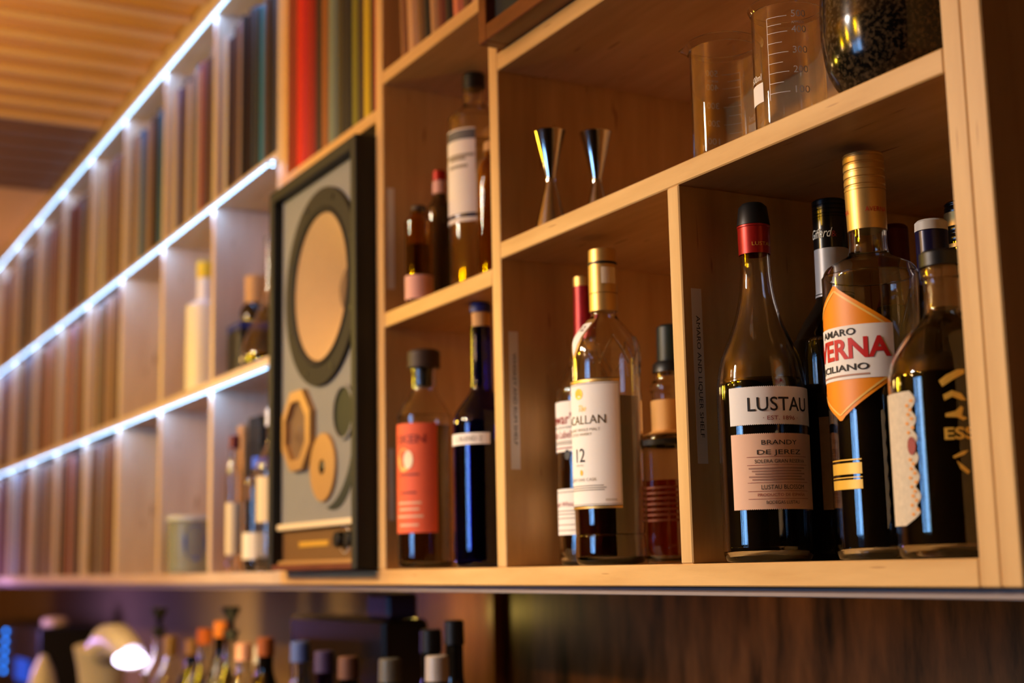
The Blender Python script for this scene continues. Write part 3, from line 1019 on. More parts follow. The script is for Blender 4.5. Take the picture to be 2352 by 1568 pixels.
# ---- the upper middle bay
b = bt('tall spirit bottle with long white label striped navy, on the shelf above the blue bottle', -1.6202, 0.0850, ZM, 'spirit_bottle')
pr = spline([(0.0320, 0.001), (0.0348, 0.006), (0.0354, 0.014), (0.0356, 0.08), (0.0356, 0.236), (0.0340, 0.2470), (0.0290, 0.2540), (0.0190, 0.2620), (0.0152, 0.2680), (0.0150, 0.28), (0.0150, 0.290)])
bottle_glass(b, pr, glass)
liquid(b, pr, 0.215, liq_clear)
cap(b, 0.0152, 0.0150, 0.2890, 0.3110, black_pl, rings=3, bev=0.002)
th = -27.3
lb = patch('label', pr, 0.1020, 0.2270, th - 95, th + 1, paper, b)
patch('navy_band', pr, 0.1075, 0.1130, th - 95, th + 1, navy_foil, lb, lift=0.0006, nz=2)
patch('navy_band', pr, 0.2120, 0.2250, th - 95, th + 1, mat('slate_print', (92, 90, 92), 0.6), lb, lift=0.0006, nz=2)
for z, wd in ((0.1905, 40), (0.1760, 26), (0.186, 22)):
    patch('small_print', pr, z - 0.002, z + 0.002, th - 42 - wd, th - 42 + wd, ink_grey, lb, lift=0.0006, nz=1)

b = bt('small straw coloured bottle between the white labelled bottle and the upright', -1.5290, 0.0620, ZM, 'spirit_bottle')
pr = spline([(0.0180, 0.001), (0.0198, 0.006), (0.0202, 0.014), (0.0202, 0.10), (0.0200, 0.145), (0.0170, 0.160), (0.0110, 0.168), (0.0100, 0.176)])
bottle_glass(b, pr, glass_yellow, t=0.002)
cap(b, 0.0108, 0.0105, 0.1760, 0.1890, cork, 'stopper', bev=0.002)

b = bt('small clear bottle with pink label near its base, left of the white labelled bottle', -1.6662, 0.0230, ZM, 'spirit_bottle')
pr = spline([(0.0165, 0.001), (0.0180, 0.005), (0.0183, 0.012), (0.0183, 0.10), (0.0175, 0.113), (0.0110, 0.122), (0.0098, 0.128)])
bottle_glass(b, pr, glass_yellow, t=0.002)
liquid(b, pr, 0.080, liq_brown, t=0.0024)
cap(b, 0.0104, 0.0100, 0.1275, 0.1340, wood_stop, bev=0.001)
patch('label', pr, 0.0070, 0.0385, -24.9 - 88, -24.9 + 84, paper_pink, b)

b = bt('slender dark bottle with red and pale cap behind the pink labelled flask', -1.6982, 0.0700, ZM, 'spirit_bottle')
pr = spline([(0.0165, 0.001), (0.0182, 0.005), (0.0185, 0.012), (0.0185, 0.13), (0.0165, 0.145), (0.0100, 0.155), (0.0090, 0.165), (0.0090, 0.175)])
bottle_glass(b, pr, mat('brown_glass', (90, 58, 30), 0.05, 0, 0.6, 1.45), t=0.002)
cap(b, 0.0098, 0.0095, 0.1630, 0.1815, paper_pink, 'cap_skirt', bev=0.001)
cap(b, 0.0097, 0.0094, 0.1815, 0.1960, red_foil, 'cap', bev=0.0015)

# ---- jiggers
jp = [(0, 0.0), (0.0198, 0.0), (0.0204, 0.0012), (0.0200, 0.004), (0.0060, 0.0600), (0.0052, 0.0640), (0.0056, 0.0680), (0.0181, 0.1200), (0.0186, 0.1210), (0.0177, 0.1206), (0.0060, 0.0720), (0, 0.0712)]
j1 = thing('jigger', 'polished steel double cone jigger, left of the pair', 'jigger', (-1.3470, 0.0400, ZA), 'steel jiggers on the middle shelf')
cup = lathe('cone_body', jp, steel, j1, wloc(j1), 48, 30)
wst = lathe('waist_ring', [(0.0050, 0.0615), (0.0064, 0.0625), (0.0064, 0.0650), (0.0050, 0.0660), (0.0050, 0.0615)], steel, j1, wloc(j1), 32)
j2 = j1.copy()
COL.objects.link(j2)
j2.location = (-1.3290, 0.0900, ZA)
j2['label'] = 'polished steel double cone jigger, right of the pair'
for c in list(j1.children):
    d = c.copy()
    COL.objects.link(d)
    d.parent = j2


# ---- beakers
def beaker(label, x, y, rot, r=0.0315, rim=0.0348, h=0.118):
    t = thing('beaker', label, 'beaker', (x, y, ZA), 'glass beakers on the middle shelf')
    outer = spline([(r - 0.004, 0.0006), (r - 0.001, 0.003), (r, 0.008), (r, 0.05), (r, h - 0.010), (r + 0.0006, h - 0.006), (rim, h)], 4)
    inner = [(a - 0.0014, z) for a, z in outer if z > 0.004]
    p = [(0, 0)] + [(r - 0.006, 0)] + outer + [(rim - 0.0006, h + 0.0008)] + list(reversed(inner)) + [(r - 0.007, 0.0022), (0, 0.0022)]
    me = lathe_me(p, 64, 'glass_wall')
    for v in me.vertices:                               # the pouring lip
        if v.co.z > h - 0.012:
            a = math.atan2(v.co.y, v.co.x)
            d = math.atan2(math.sin(a - math.radians(rot + 70)), math.cos(a - math.radians(rot + 70)))
            k = math.exp(-(d / 0.22) ** 2) * ((v.co.z - h + 0.012) / 0.012) ** 2
            v.co.x += math.cos(a) * 0.008 * k
            v.co.y += math.sin(a) * 0.008 * k
    link('glass_wall', me, glass, t, wloc(t))
    pp = [(r, 0.0), (r, 0.12)]
    etch = mat('etched_white', (236, 226, 214), 0.6)
    a0 = rot - 33
    patch('scale_line', pp, 0.026, 0.0993, a0, a0 + 0.9, etch, t, na=2, nz=4)
    for i, z in enumerate((0.0316, 0.0405, 0.0495, 0.0583, 0.0671, 0.0764, 0.0856, 0.0927, 0.0997)):
        big = i % 2 == 0
        patch('scale_tick', pp, z - 0.00025, z + 0.00025, a0, a0 + (33 if big else 24), etch, t, na=10, nz=1)
        if big:
            letters(str(100 + 50 * i), 0.0088, pp, z + 0.0012, rot + 18, etch, t, lift=0.0006, width=0.0125)
    letters('APPROX', 0.0034, pp, 0.0932, rot + 17, etch, t, lift=0.0006, width=0.0115)
    letters('600ml', 0.0088, pp, 0.0500, rot - 64, etch, t, lift=0.0006, width=0.017)
    patch('writing_patch', pp, 0.0275, 0.0450, rot - 86, rot - 46, etch, t)
    return t


beaker('glass beaker with white scale facing out, beside the black stone vase', -0.9352, 0.0450, -40.4)
beaker('glass beaker with its scale seen reversed through the glass, left of the other beaker', -1.0325, 0.0480, 146.0, 0.0320, 0.0354)

# ---- speckled vase
v = thing('vase', 'glossy black speckled stone vase standing by the right post', 'vase', (-0.8211, 0.0600, ZA))
vp = spline([(0.0340, 0.0006), (0.0400, 0.0055), (0.0445, 0.0105), (0.0500, 0.0185), (0.0555, 0.0320), (0.0588, 0.0560), (0.0590, 0.0700), (0.0575, 0.0950), (0.0500, 0.1250), (0.0400, 0.1460), (0.0360, 0.1560), (0.0390, 0.1650)], 5)
lathe('vessel', [(0, 0)] + vp + [(0.0360, 0.1660)] + [(max(a - 0.005, 0.02), z) for a, z in reversed(vp) if z > 0.012] + [(0, 0.012)], stone, v, wloc(v), 64, 60)
# ---------------------------------------------------------------- loudspeaker in its bay
sp = thing('loudspeaker', 'black three way loudspeaker with pale woofer cone, standing upright on the bottom shelf', 'speaker', (-1.925, 0.12, Z0))
X0, X1, YS, H = -2.1140, -1.7570, -0.030, 0.5925
SZ = Z0 + 0.001
box('cabinet_side', X0, X0 + 0.018, YS, 0.27, SZ, SZ + H, speaker_black, sp)
box('cabinet_side', X1 - 0.018, X1, YS, 0.27, SZ, SZ + H, speaker_black, sp)
box('cabinet_top', X0 + 0.018, X1 - 0.018, YS, 0.27, SZ + H - 0.018, SZ + H, speaker_black, sp)
box('cabinet_base', X0 + 0.018, X1 - 0.018, YS, 0.27, SZ, SZ + 0.008, walnut, sp)
box('cabinet_back', X0 + 0.018, X1 - 0.018, 0.25, 0.27, SZ + 0.008, SZ + H - 0.018, speaker_black, sp)
BF = -0.014                                              # face of the baffle, set back inside the frame
bf_ = box('baffle', X0 + 0.018, X1 - 0.018, BF, BF + 0.02, SZ + 0.066, SZ + H - 0.018, speaker_grey, sp)


def ring_y(name, cx, cz, ro, ri, y0, y1, m, parent, n=56, sx=1.0):
    """ring or disc facing the room; front at y0 (nearer), back at y1"""
    prof = [(ro, -y1), (ro, -y0 - 0.001), (ro - 0.001, -y0)] + ([(ri, -y0), (ri, -y1), (ro, -y1)] if ri > 0 else [(0, -y0)])
    if ri <= 0:
        prof = [(0, -y1)] + prof
    me = lathe_me(prof, n, name)
    for v_ in me.vertices:
        x_, y_, z_ = v_.co
        v_.co = Vector((x_ * sx, -z_, y_))
    o = link(name, me, m, parent, (cx, 0, cz))
    return o


def dish_y(name, cx, cz, prof, m, parent, n=56):
    me = lathe_me(prof, n, name, 50)
    for v_ in me.vertices:
        x_, y_, z_ = v_.co
        v_.co = Vector((x_, -z_, y_))
    return link(name, me, m, parent, (cx, 0, cz))


WX, WZ = -1.918, 0.4085
hole = bpy.data.objects.new('hole', lathe_me([(0, -0.1), (0.118, -0.1), (0.118, 0.1), (0, 0.1)], 64))
COL.objects.link(hole)
hole.rotation_euler = (math.pi / 2, 0, 0)
hole.location = (WX, 0, WZ)
bo = bf_.modifiers.new('hole', 'BOOLEAN')
bo.operation, bo.object, bo.solver = 'DIFFERENCE', hole, 'EXACT'
bpy.context.view_layer.update()
bf_.data = bpy.data.meshes.new_from_object(bf_.evaluated_get(bpy.context.evaluated_depsgraph_get()))
bf_.modifiers.clear()
bpy.data.objects.remove(hole, do_unlink=True)
ring_y('woofer_frame', WX, WZ, 0.1460, 0.1180, -0.0205, -0.0130, rubber, sp)
dish_y('woofer_surround', WX, WZ, [(0.1190, 0.0185), (0.1150, 0.0235), (0.1100, 0.0215), (0.1080, 0.0165), (0.1100, 0.0145), (0.1190, 0.0145), (0.1190, 0.0185)], rubber, sp)
dish_y('woofer_cone', WX, WZ, [(0.1090, 0.0180), (0.0400, -0.0330), (0.0380, -0.0350), (0.0380, -0.0370), (0.1090, 0.0140), (0.1090, 0.0180)], cone_m, sp)
dish_y('dust_cap', WX, WZ, [(0.0400, -0.0330), (0.0330, -0.0250), (0.0200, -0.0190), (0, -0.0170)], mat('dust_cap_felt', (108, 84, 62), 0.9), sp)
for ang in range(0, 360, 45):
    a = math.radians(ang + 22)
    dish = ring_y('frame_screw', WX + 0.133 * math.cos(a), WZ + 0.133 * math.sin(a), 0.0042, 0, -0.0222, -0.0200, black_pl, sp, 12)
# squawker with its eight sided frame
SX, SZ2 = -2.0080, 0.2060
bm = bmesh.new()
vo, vi, vb, vib = [], [], [], []
for q in range(8):
    a = 2 * math.pi * (q + 0.5) / 8
    for lst, rad, yy in ((vo, 0.0640, -0.0240), (vi, 0.0470, -0.0250), (vb, 0.0650, -0.0130), (vib, 0.0450, -0.0130)):
        lst.append(bm.verts.new((rad * math.cos(a), yy, rad * math.sin(a))))
for q in range(8):
    q2 = (q + 1) % 8
    bm.faces.new((vo[q], vo[q2], vi[q2], vi[q]))
    bm.faces.new((vb[q], vb[q2], vo[q2], vo[q]))
    bm.faces.new((vi[q], vi[q2], vib[q2], vib[q]))
    bm.faces.new((vb[q2], vb[q], vib[q], vib[q2]))
link('squawker_frame', finish(bm, 'squawker_frame', False), tan_metal, sp, (SX, 0, SZ2))
dish_y('squawker_cone', SX, SZ2, [(0.0465, 0.0180), (0.0250, 0.0145), (0.0130, 0.0220), (0, 0.0245)], mat('squawker_mesh', (112, 84, 60), 0.7, noise=0.3, nscale=300), sp)
# tweeter and bass port
TX, TZ = -1.9120, 0.1450
ring_y('tweeter_plate', TX, TZ, 0.0490, 0.0110, -0.0190, -0.0130, tan_metal, sp)
dish_y('tweeter_dome', TX, TZ, [(0.0112, 0.0140), (0.0080, 0.0180), (0, 0.0205)], black_pl, sp, 24)
ring_y('bass_port_rim', -1.8350, 0.2160, 0.0390, 0.0350, -0.0180, -0.0130, speaker_grey, sp)
ring_y('bass_port', -1.8350, 0.2160, 0.0352, 0, -0.0150, -0.0130, teal_dark, sp)
# dark crescent sheet: painted shadow along the round edge of the lower baffle
bm = bmesh.new()
prev = None
for q in range(25):
    t = q / 24
    a = math.radians(-84 + 76 * t)
    thick = 0.020 * math.sin(math.pi * t) + 0.0006
    cxx, czz, rad = -1.9150, 0.2000, 0.1130
    row = [bm.verts.new((cxx + (rad + k2) * math.cos(a), -0.0150, czz + (rad + k2) * math.sin(a))) for k2 in (0, thick)]
    if prev:
        bm.faces.new((prev[0], prev[1], row[1], row[0]))
    prev = row
o = link('crescent_shadow', finish(bm, 'crescent_shadow', False), mat('crescent_shadow_blue', (14, 30, 44), 0.5), sp, (0, 0, 0))
sm = o.modifiers.new('thickness', 'SOLIDIFY')
sm.thickness = 0.0018
box('trim_strip', X0 + 0.018, X1 - 0.018, -0.0215, -0.008, SZ + 0.0600, SZ + 0.0690, paper_cream, sp)
cp_ = box('control_panel', X0 + 0.018, X1 - 0.018, -0.012, 0.01, SZ + 0.008, SZ + 0.0590, mat('bronze_panel', (120, 86, 52), 0.5, 0.2, noise=0.1), sp)
box('name_plate', -2.020, -1.902, -0.0135, -0.0118, 0.0340, 0.0420, gold_ink, cp_, bev=0.0004)
for xx in (-1.842, -1.803):
    kb = ring_y('level_knob', xx, 0.0410, 0.0110, 0, -0.0260, -0.0115, black_pl, sp, 24)
    ring_y('knob_scale', xx, 0.0410, 0.0190, 0.0178, -0.0132, -0.0118, ink_white, sp, 32)
box('lower_rail', X0 + 0.018, X1 - 0.018, -0.0200, -0.0110, SZ + 0.0080, SZ + 0.0140, tan_metal, sp)


# ---------------------------------------------------------------- record sleeves and box sets
def sleeve_me(th_, dep, h, name='sleeve'):
    bm = bmesh.new()
    bmesh.ops.create_cube(bm, size=1)
    for v_ in bm.verts:
        v_.co = Vector((v_.co.x * th_, v_.co.y * dep, (v_.co.z + 0.5) * h))
    bmesh.ops.bevel(bm, geom=[e for e in bm.edges if abs(e.verts[0].co.z - e.verts[1].co.z) > 0.5 * h], offset=0.25 * th_, segments=1, affect='EDGES')
    return finish(bm, name, False)


def rec(label, x, y, z, th_, h, m, cat='record', group=None, tilt=0.0, dep=0.305, name='record_sleeve', spine=None):
    me = sleeve_me(th_, dep, h, name)
    o = link(name, me, m, None, (x, y + dep / 2, z))
    o.rotation_euler = (0, tilt, 0)
    tag(o, label, cat, group)
    return o


# box sets and books standing on the board above the loudspeaker
zS = 0.6306
for lab, x0, x1, c, nm in (
        ('bright red box set at the left end of the row above the loudspeaker', -2.1125, -2.0590, (206, 34, 30), 'record_box'),
        ('crimson box set next to the bright red one above the loudspeaker', -2.0580, -2.0200, (150, 8, 10), 'record_box'),
        ('thin dark brown record sleeve right of the two red box sets', -2.0190, -1.9940, (46, 28, 18), 'record_sleeve'),
        ('tan brown record sleeve between the dark brown sleeve and the grey green box', -1.9930, -1.9700, (156, 92, 34), 'record_sleeve'),
        ('grey green box set in the middle of the row above the loudspeaker', -1.9690, -1.9300, (112, 124, 108), 'record_box'),
        ('dark olive box set right of the grey green one above the loudspeaker', -1.9290, -1.8960, (54, 48, 22), 'record_box'),
        ('black record box between the dark olive box and the moss green sleeve', -1.8950, -1.8700, (12, 14, 14), 'record_box'),
        ('moss green record sleeve right of the black box above the loudspeaker', -1.8690, -1.8450, (124, 118, 20), 'record_sleeve'),
        ('thin dark sleeve between the moss green and the yellow olive spines', -1.8440, -1.8280, (56, 38, 24), 'record_sleeve'),
        ('yellow olive record sleeve near the right end of the row above the loudspeaker', -1.8270, -1.7980, (196, 164, 14), 'record_sleeve'),
        ('narrow brown sleeve between the yellow olive spine and the scarlet spine', -1.7970, -1.7840, (70, 34, 14), 'record_sleeve'),
        ('scarlet record sleeve against the upright, right end of the row above the loudspeaker', -1.7830, -1.7670, (228, 24, 6), 'record_sleeve')):
    m = mat('spine ' + lab[:24], c, 0.55, noise=0.06, nscale=60)
    rec(lab, (x0 + x1) / 2, 0.010, zS, x1 - x0, 0.345 if 'box' in nm else 0.315, m, name=nm)

# leaning sleeves on the top board of the middle column
zU = 0.6774
xx = -1.7000
for lab, th_, c, tl in (
        ('brown record sleeve leaning at the left end above the white labelled bottle', 0.016, (140, 92, 54), -0.015),
        ('thick pale tan record box leaning second from the left above the white labelled bottle', 0.034, (190, 142, 100), -0.035),
        ('dull brown sleeve leaning between the pale tan box and the black sleeve', 0.020, (112, 74, 40), -0.045),
        ('black record sleeve leaning in the middle of the upper row', 0.014, (16, 14, 12), -0.06),
        ('buff record sleeve leaning just right of the black one', 0.018, (178, 132, 88), -0.07),
        ('dark red record sleeve leaning right of the buff one', 0.022, (110, 48, 32), -0.075),
        ('near black sleeve leaning between the dark red and the salmon ones', 0.016, (30, 18, 14), -0.08),
        ('salmon record sleeve leaning right of the near black one', 0.026, (200, 112, 82), -0.085),
        ('chestnut sleeve leaning between the salmon one and the wooden cabinet', 0.024, (96, 56, 34), -0.085),
        ('dusty pink sleeve leaning nearest the wooden cabinet', 0.016, (196, 132, 110), -0.085)):
    xx += th_ / 2
    rec(lab, xx + 0.004, 0.012, zU + 0.06 * th_ / 2 + 0.0006, th_ * 0.94, 0.315, mat('lean ' + lab[:26], c, 0.6, noise=0.08, nscale=60), tilt=-0.06, group=None)
    xx += th_ / 2 + 0.0026

# wooden cabinet with a dark front, jutting out above the jigger shelf
cb = thing('wooden_cabinet', 'dark walnut framed cabinet with black front, jutting out on the board above the jiggers', 'cabinet', (-1.12, 0.12, 0.591))
cx0, cx1, cy0, cz0, cz1 = -1.3840, -0.86, -0.0300, 0.5910, 0.97
box('side_panel', cx0, cx0 + 0.018, cy0, 0.27, cz0, cz1, walnut, cb)
box('side_panel', cx1 - 0.018, cx1, cy0, 0.27, cz0, cz1, walnut, cb)
box('bottom_panel', cx0 + 0.018, cx1 - 0.018, cy0, 0.27, cz0, cz0 + 0.020, walnut, cb)
box('top_panel', cx0 + 0.018, cx1 - 0.018, cy0, 0.27, cz1 - 0.020, cz1, walnut, cb)
box('front_grille', cx0 + 0.018, cx1 - 0.018, cy0 + 0.012, cy0 + 0.020, cz0 + 0.020, cz1 - 0.020, mat('grille_cloth', (44, 46, 42), 0.9, noise=0.2, nscale=400), cb)
box('back_panel', cx0 + 0.018, cx1 - 0.018, 0.255, 0.27, cz0 + 0.020, cz1 - 0.020, walnut, cb)

# the packed rows of the long unit.  bays run from the loudspeaker end to the far end
CNAME = ['rosewood', 'clay', 'umber', 'pale pink', 'brown', 'mauve', 'espresso', 'sienna', 'sand', 'taupe', 'black', 'ivory', 'rust', 'ochre', 'slate', 'lilac', 'navy', 'azure', 'crimson', 'white', 'coral', 'indigo']
PAL = [(120, 78, 62), (142, 100, 82), (86, 56, 46), (170, 142, 132), (66, 44, 38), (130, 110, 112), (36, 26, 24), (104, 70, 48), (150, 120, 94), (82, 68, 68), (20, 18, 18), (184, 164, 158),
       (98, 52, 40), (118, 86, 50), (62, 54, 54), (140, 118, 126)]
ACC = [(30, 60, 120), (36, 96, 140), (130, 30, 44), (204, 194, 188), (176, 98, 70), (50, 50, 84)]
rec_mats = [mat('sleeve_tone_%02d' % i, c, 0.6, noise=0.05, nscale=60) for i, c in enumerate(PAL + ACC)]
sleeve_cache = {}
ORD = ['first', 'second', 'third', 'fourth', 'fifth', 'sixth', 'seventh', 'eighth']
RN = ['bottom row', 'middle row', 'top row']
budget = [0]


def row_of_records(bay, row, xr, xl, first=()):
    """fill from the right end xr to the left end xl; the nearest ones are things, the far ones one joined mass"""
    z = ROWS[row][0] + 0.0004
    grp = 'records in the %s, %s bay from the loudspeaker' % (RN[row], ORD[bay])
    masses, plan, used = [], [], set()
    x = xr
    while x > xl + 0.012:
        i = len(plan)
        th_ = rnd.choice((0.007, 0.009, 0.011, 0.014, 0.018)) if i >= len(first) else first[i][0]
        th_ = min(th_, x - xl - 0.003)
        h = rnd.choice((0.300, 0.305, 0.308, 0.312, 0.312))
        y = 0.008 + rnd.choice((0, 0.002, 0.004, 0.007, 0.012))
        ci = rnd.randrange(16) if rnd.random() > 0.16 else 16 + rnd.randrange(6)
        for _ in range(60):                              # no colour, and no run of three, twice the same in a bay
            run = tuple(p[4] for p in plan[-2:]) + (ci,)
            if not (plan and ci == plan[-1][4]) and run not in used:
                break
            ci = rnd.randrange(22)
        used.add(tuple(p[4] for p in plan[-2:]) + (ci,))
        m = rec_mats[ci]
        if i < len(first):
            m = mat('first_%d_%d_%d' % (bay, row, i), first[i][1], 0.55)
            h = first[i][2]
        plan.append((x - th_ / 2, y, th_, h, ci, m))
        x -= th_ + 0.0004
    for i, (x, y, th_, h, ci, m) in enumerate(plan):
        if budget[0] >= 296:
            masses.append((x, y, z, th_ * 0.94, h, m))
            continue
        key = (round(th_, 4), h)
        if key not in sleeve_cache:
            sleeve_cache[key] = sleeve_me(th_ * 0.94, 0.305, h)
            sleeve_cache[key].materials.append(m)
        o = bpy.data.objects.new('record_sleeve', sleeve_cache[key])
        COL.objects.link(o)
        o.material_slots[0].link = 'OBJECT'
        o.material_slots[0].material = m
        o.location = (x, y + 0.1525, z)
        where = '%s, %s bay from the loudspeaker' % (RN[row], ORD[bay])
        rn_ = 'the upright' if i == 0 else CNAME[plan[i - 1][4]]
        ln_ = 'the upright' if i == len(plan) - 1 else CNAME[plan[i + 1][4]]
        if 0 < i <= len(first):
            rn_ = 'that box'
        lab = '%s record sleeve between %s and %s, %s' % (CNAME[ci], ln_, rn_, where)
        tag(o, lab if i >= len(first) else first[i][3], 'record', grp)
        budget[0] += 1
    return masses


E_R = [-2.1662] + [x - 0.0105 for x in UP]              # right ends of the bays
E_L = [x + 0.0105 for x in UP]                          # left ends
mass = []
first_top = [(0.062, (16, 36, 74), 0.312, 'broad navy blue box set at the loudspeaker end of the top record row'),
             (0.020, (22, 20, 20), 0.310, 'black record sleeve beside the navy blue box set in the top row'),
             (0.018, (34, 26, 22), 0.306, 'very dark brown record sleeve second left of the navy box set in the top row'),
             (0.016, (80, 60, 52), 0.306, 'greyish brown record sleeve third left of the navy box set in the top row'),
             (0.022, (30, 120, 160), 0.300, 'teal blue record sleeve near the navy box set in the top row'),
             (0.020, (40, 34, 34), 0.300, 'dark grey record sleeve left of the teal one in the top row')]
mass += row_of_records(0, 2, E_R[0], E_L[0], first_top)
mass += row_of_records(1, 2, E_R[1], E_L[1])
mass += row_of_records(2, 2, E_R[2], E_L[2])
mass += row_of_records(3, 1, E_R[3] - 0.01, E_L[3])
mass += row_of_records(3, 0, E_R[3], E_L[3], [(0.020, (222, 206, 196), 0.312, 'off white record box at the right end of the fourth bay in the bottom row'),
                                              (0.030, (60, 190, 96), 0.318, 'record box with green top edge in the fourth bay of the bottom row'),
                                              (0.016, (226, 210, 190), 0.315, 'cream record sleeve left of the green topped box in the bottom row')])
mass += row_of_records(3, 2, E_R[3], E_L[3])
mass += row_of_records(4, 2, E_R[4], E_L[4])
mass += row_of_records(4, 1, E_R[4], E_L[4])
mass += row_of_records(4, 0, E_R[4], E_L[4], [(0.034, (224, 150, 100), 0.300, 'orange tan record box at the right end of the fifth bay in the bottom row'), (0.030, (228, 206, 170), 0.312, 'cream record box left of the orange tan one in the bottom row'), (0.020, (24, 28, 52), 0.312, 'dark navy record sleeve in the fifth bay of the bottom row')])
for bay in (5, 6, 7):
    for row in (2, 1, 0):
        mass += row_of_records(bay, row, E_R[bay], E_L[bay])
if mass:
    bm = bmesh.new()
    ml = []
    for (x, y, z, th_, h, m) in mass:
        if m not in ml:
            ml.append(m)
        g = bmesh.ops.create_cube(bm, size=1)
        for v_ in g['verts']:
            v_.co = Vector((x + v_.co.x * th_, y + 0.1525 + v_.co.y * 0.305, z + (v_.co.z + 0.5) * h))
        for f_ in {f_ for v_ in g['verts'] for f_ in v_.link_faces}:
            f_.material_index = ml.index(m)
    me = finish(bm, 'record_rows', False)
    for m in ml:
        me.materials.append(m)
    o = link('record_rows', me, None, None, (0, 0, 0))
    o['kind'] = 'stuff'
    tag(o, 'far record sleeves packed in the last bays of the long shelves', 'records')

# things in the three nearest bays of the middle row
ZL = 0.3474
b = thing('decanter', 'clear round bellied glass decanter with long neck at the end of the middle LED shelf', 'decanter', (-2.3550, 0.0580, ZL))
pr = spline([(0.046, 0.001), (0.0525, 0.006), (0.0540, 0.014), (0.0520, 0.034), (0.0420, 0.066), (0.0270, 0.098), (0.0165, 0.125), (0.0140, 0.150), (0.0135, 0.225), (0.0160, 0.234)])
bottle_glass(b, pr, glass, t=0.0018)
liquid(b, pr, 0.022, liq_amber)
b = thing('box', 'black box with dark blue lid at the left of the round decanter', 'box', (-2.4550, 0.060, ZL))
box('carton', -2.4900, -2.4200, 0.020, 0.100, ZL, 0.4280, black_pl, b)
box('lid', -2.4910, -2.4190, 0.019, 0.101, 0.4282, 0.4410, cap_blue, b)
b = thing('jar', 'squat dark jar with tall pale cork, standing on the blue lidded box', 'jar', (-2.4550, 0.0600, 0.4414))
lathe('jar_body', [(0, 0), (0.022, 0), (0.026, 0.004), (0.027, 0.025), (0.022, 0.036), (0.017, 0.040), (0, 0.040)], glass_dark, b, wloc(b))
cap(b, 0.0180, 0.0185, 0.0400, 0.0900, cork, 'cork_stopper', bev=0.002)
b = bt('white bottle with yellow cap, alone in the second bay of the middle LED lit shelf', -2.7400, 0.0500, ZL)
pr = spline([(0.0330, 0.001), (0.0355, 0.006), (0.036, 0.014), (0.036, 0.165), (0.0340, 0.176), (0.022, 0.185), (0.0155, 0.191), (0.0150, 0.233)])
lathe('white_body', [(0, 0)] + pr + [(0, 0.233)], mat('white_glaze', (226, 218, 212), 0.35), b, wloc(b))
cap(b, 0.0165, 0.0165, 0.2332, 0.2660, cap_yellow, bev=0.002)
rec('russet record sleeve leaning against the upright in the third bay of the middle row', -2.9000, 0.006, ZL, 0.022, 0.290, mat('russet', (150, 72, 40), 0.6, noise=0.08))
b = thing('stopper', 'small dark round bottle stopper on the floor of the third bay', 'stopper', (-2.99, 0.06, ZL))
cap(b, 0.012, 0.014, 0.0, 0.022, black_pl, 'stopper_top', bev=0.004)

# bottom row, nearest bays
b = bt('thin clear bottle with dark red cap, bottom shelf left of the black carton', -2.4300, 0.0160, Z0)
pr = spline([(0.0115, 0.001), (0.0132, 0.006), (0.0135, 0.10), (0.0135, 0.165), (0.0110, 0.182), (0.0085, 0.195), (0.0080, 0.215)])
bottle_glass(b, pr, glass, t=0.0015)
cap(b, 0.0098, 0.0095, 0.2140, 0.2380, darkred_foil, bev=0.002)
patch('label', pr, 0.030, 0.120, -100, 60, paper_cream, b)
b = thing('carton', 'tall matt black bottle carton, bottom shelf just left of the loudspeaker', 'box', (-2.4100, 0.072, Z0))
box('carton_body', -2.4400, -2.3800, 0.045, 0.100, Z0, 0.258, black_pl, b)
box('carton_lid', -2.4405, -2.3795, 0.0445, 0.1005, 0.2582, 0.2700, black_pl, b)
b = thing('carton', 'golden brown slim bottle box beside the tall black carton', 'box', (-2.4720, 0.0600, Z0))
box('carton_body', -2.4900, -2.4550, 0.040, 0.080, Z0, 0.250, mat('tan_card', (160, 112, 66), 0.6), b)
box('carton_lid', -2.4905, -2.4545, 0.0395, 0.0805, 0.2502, 0.2600, mat('tan_card_lid', (176, 130, 84), 0.6), b)
b = bt('clear spirit bottle with blue cap and white square label left of the loudspeaker', -2.3310, 0.0300, Z0, 'spirit_bottle')
pr = spline([(0.0255, 0.001), (0.0275, 0.006), (0.028, 0.014), (0.028, 0.140), (0.0260, 0.150), (0.018, 0.158), (0.0125, 0.164), (0.0120, 0.174)])
bottle_glass(b, pr, glass)
liquid(b, pr, 0.120, liq_clear)
cap(b, 0.0140, 0.0138, 0.1735, 0.1920, mat('bright_blue_cap', (40, 90, 220), 0.4), bev=0.002)
patch('label', pr, 0.021, 0.065, -110, 10, paper, b)
b = bt('tall clear bottle with white cap squeezed against the loudspeaker end of the bottom shelf', -2.2680, 0.0330, Z0)
pr = spline([(0.026, 0.001), (0.0285, 0.006), (0.029, 0.10), (0.029, 0.165), (0.022, 0.190), (0.0125, 0.212), (0.0120, 0.240)])
bottle_glass(b, pr, glass, t=0.002)
cap(b, 0.0142, 0.0138, 0.2400, 0.2690, mat('white_plastic', (226, 222, 218), 0.5), bev=0.002)
patch('label', pr, 0.080, 0.155, -95, 40, paper_cream, b)
b = thing('jar', 'clear plastic tub with round blue sticker, bottom shelf in the second bay', 'jar', (-2.8100, 0.0460, Z0))
pr = spline([(0.039, 0.001), (0.0410, 0.005), (0.0420, 0.05), (0.0425, 0.098), (0.0435, 0.102)])
bottle_glass(b, pr, mat('frosted_tub', (220, 228, 224), 0.25, 0, 0.7, 1.4), t=0.0016, tb=0.003)
lathe('lid', [(0, 0.1025), (0.0425, 0.1025), (0.0450, 0.1040), (0.0450, 0.1090), (0.0435, 0.1110), (0, 0.1110)], mat('frosted_lid', (206, 212, 210), 0.4), b, wloc(b))
disc_on(pr, 0.060, 2, 0.026, 0.036, mat('blue_sticker', (22, 66, 160), 0.5), b, 0.0008, 'sticker')
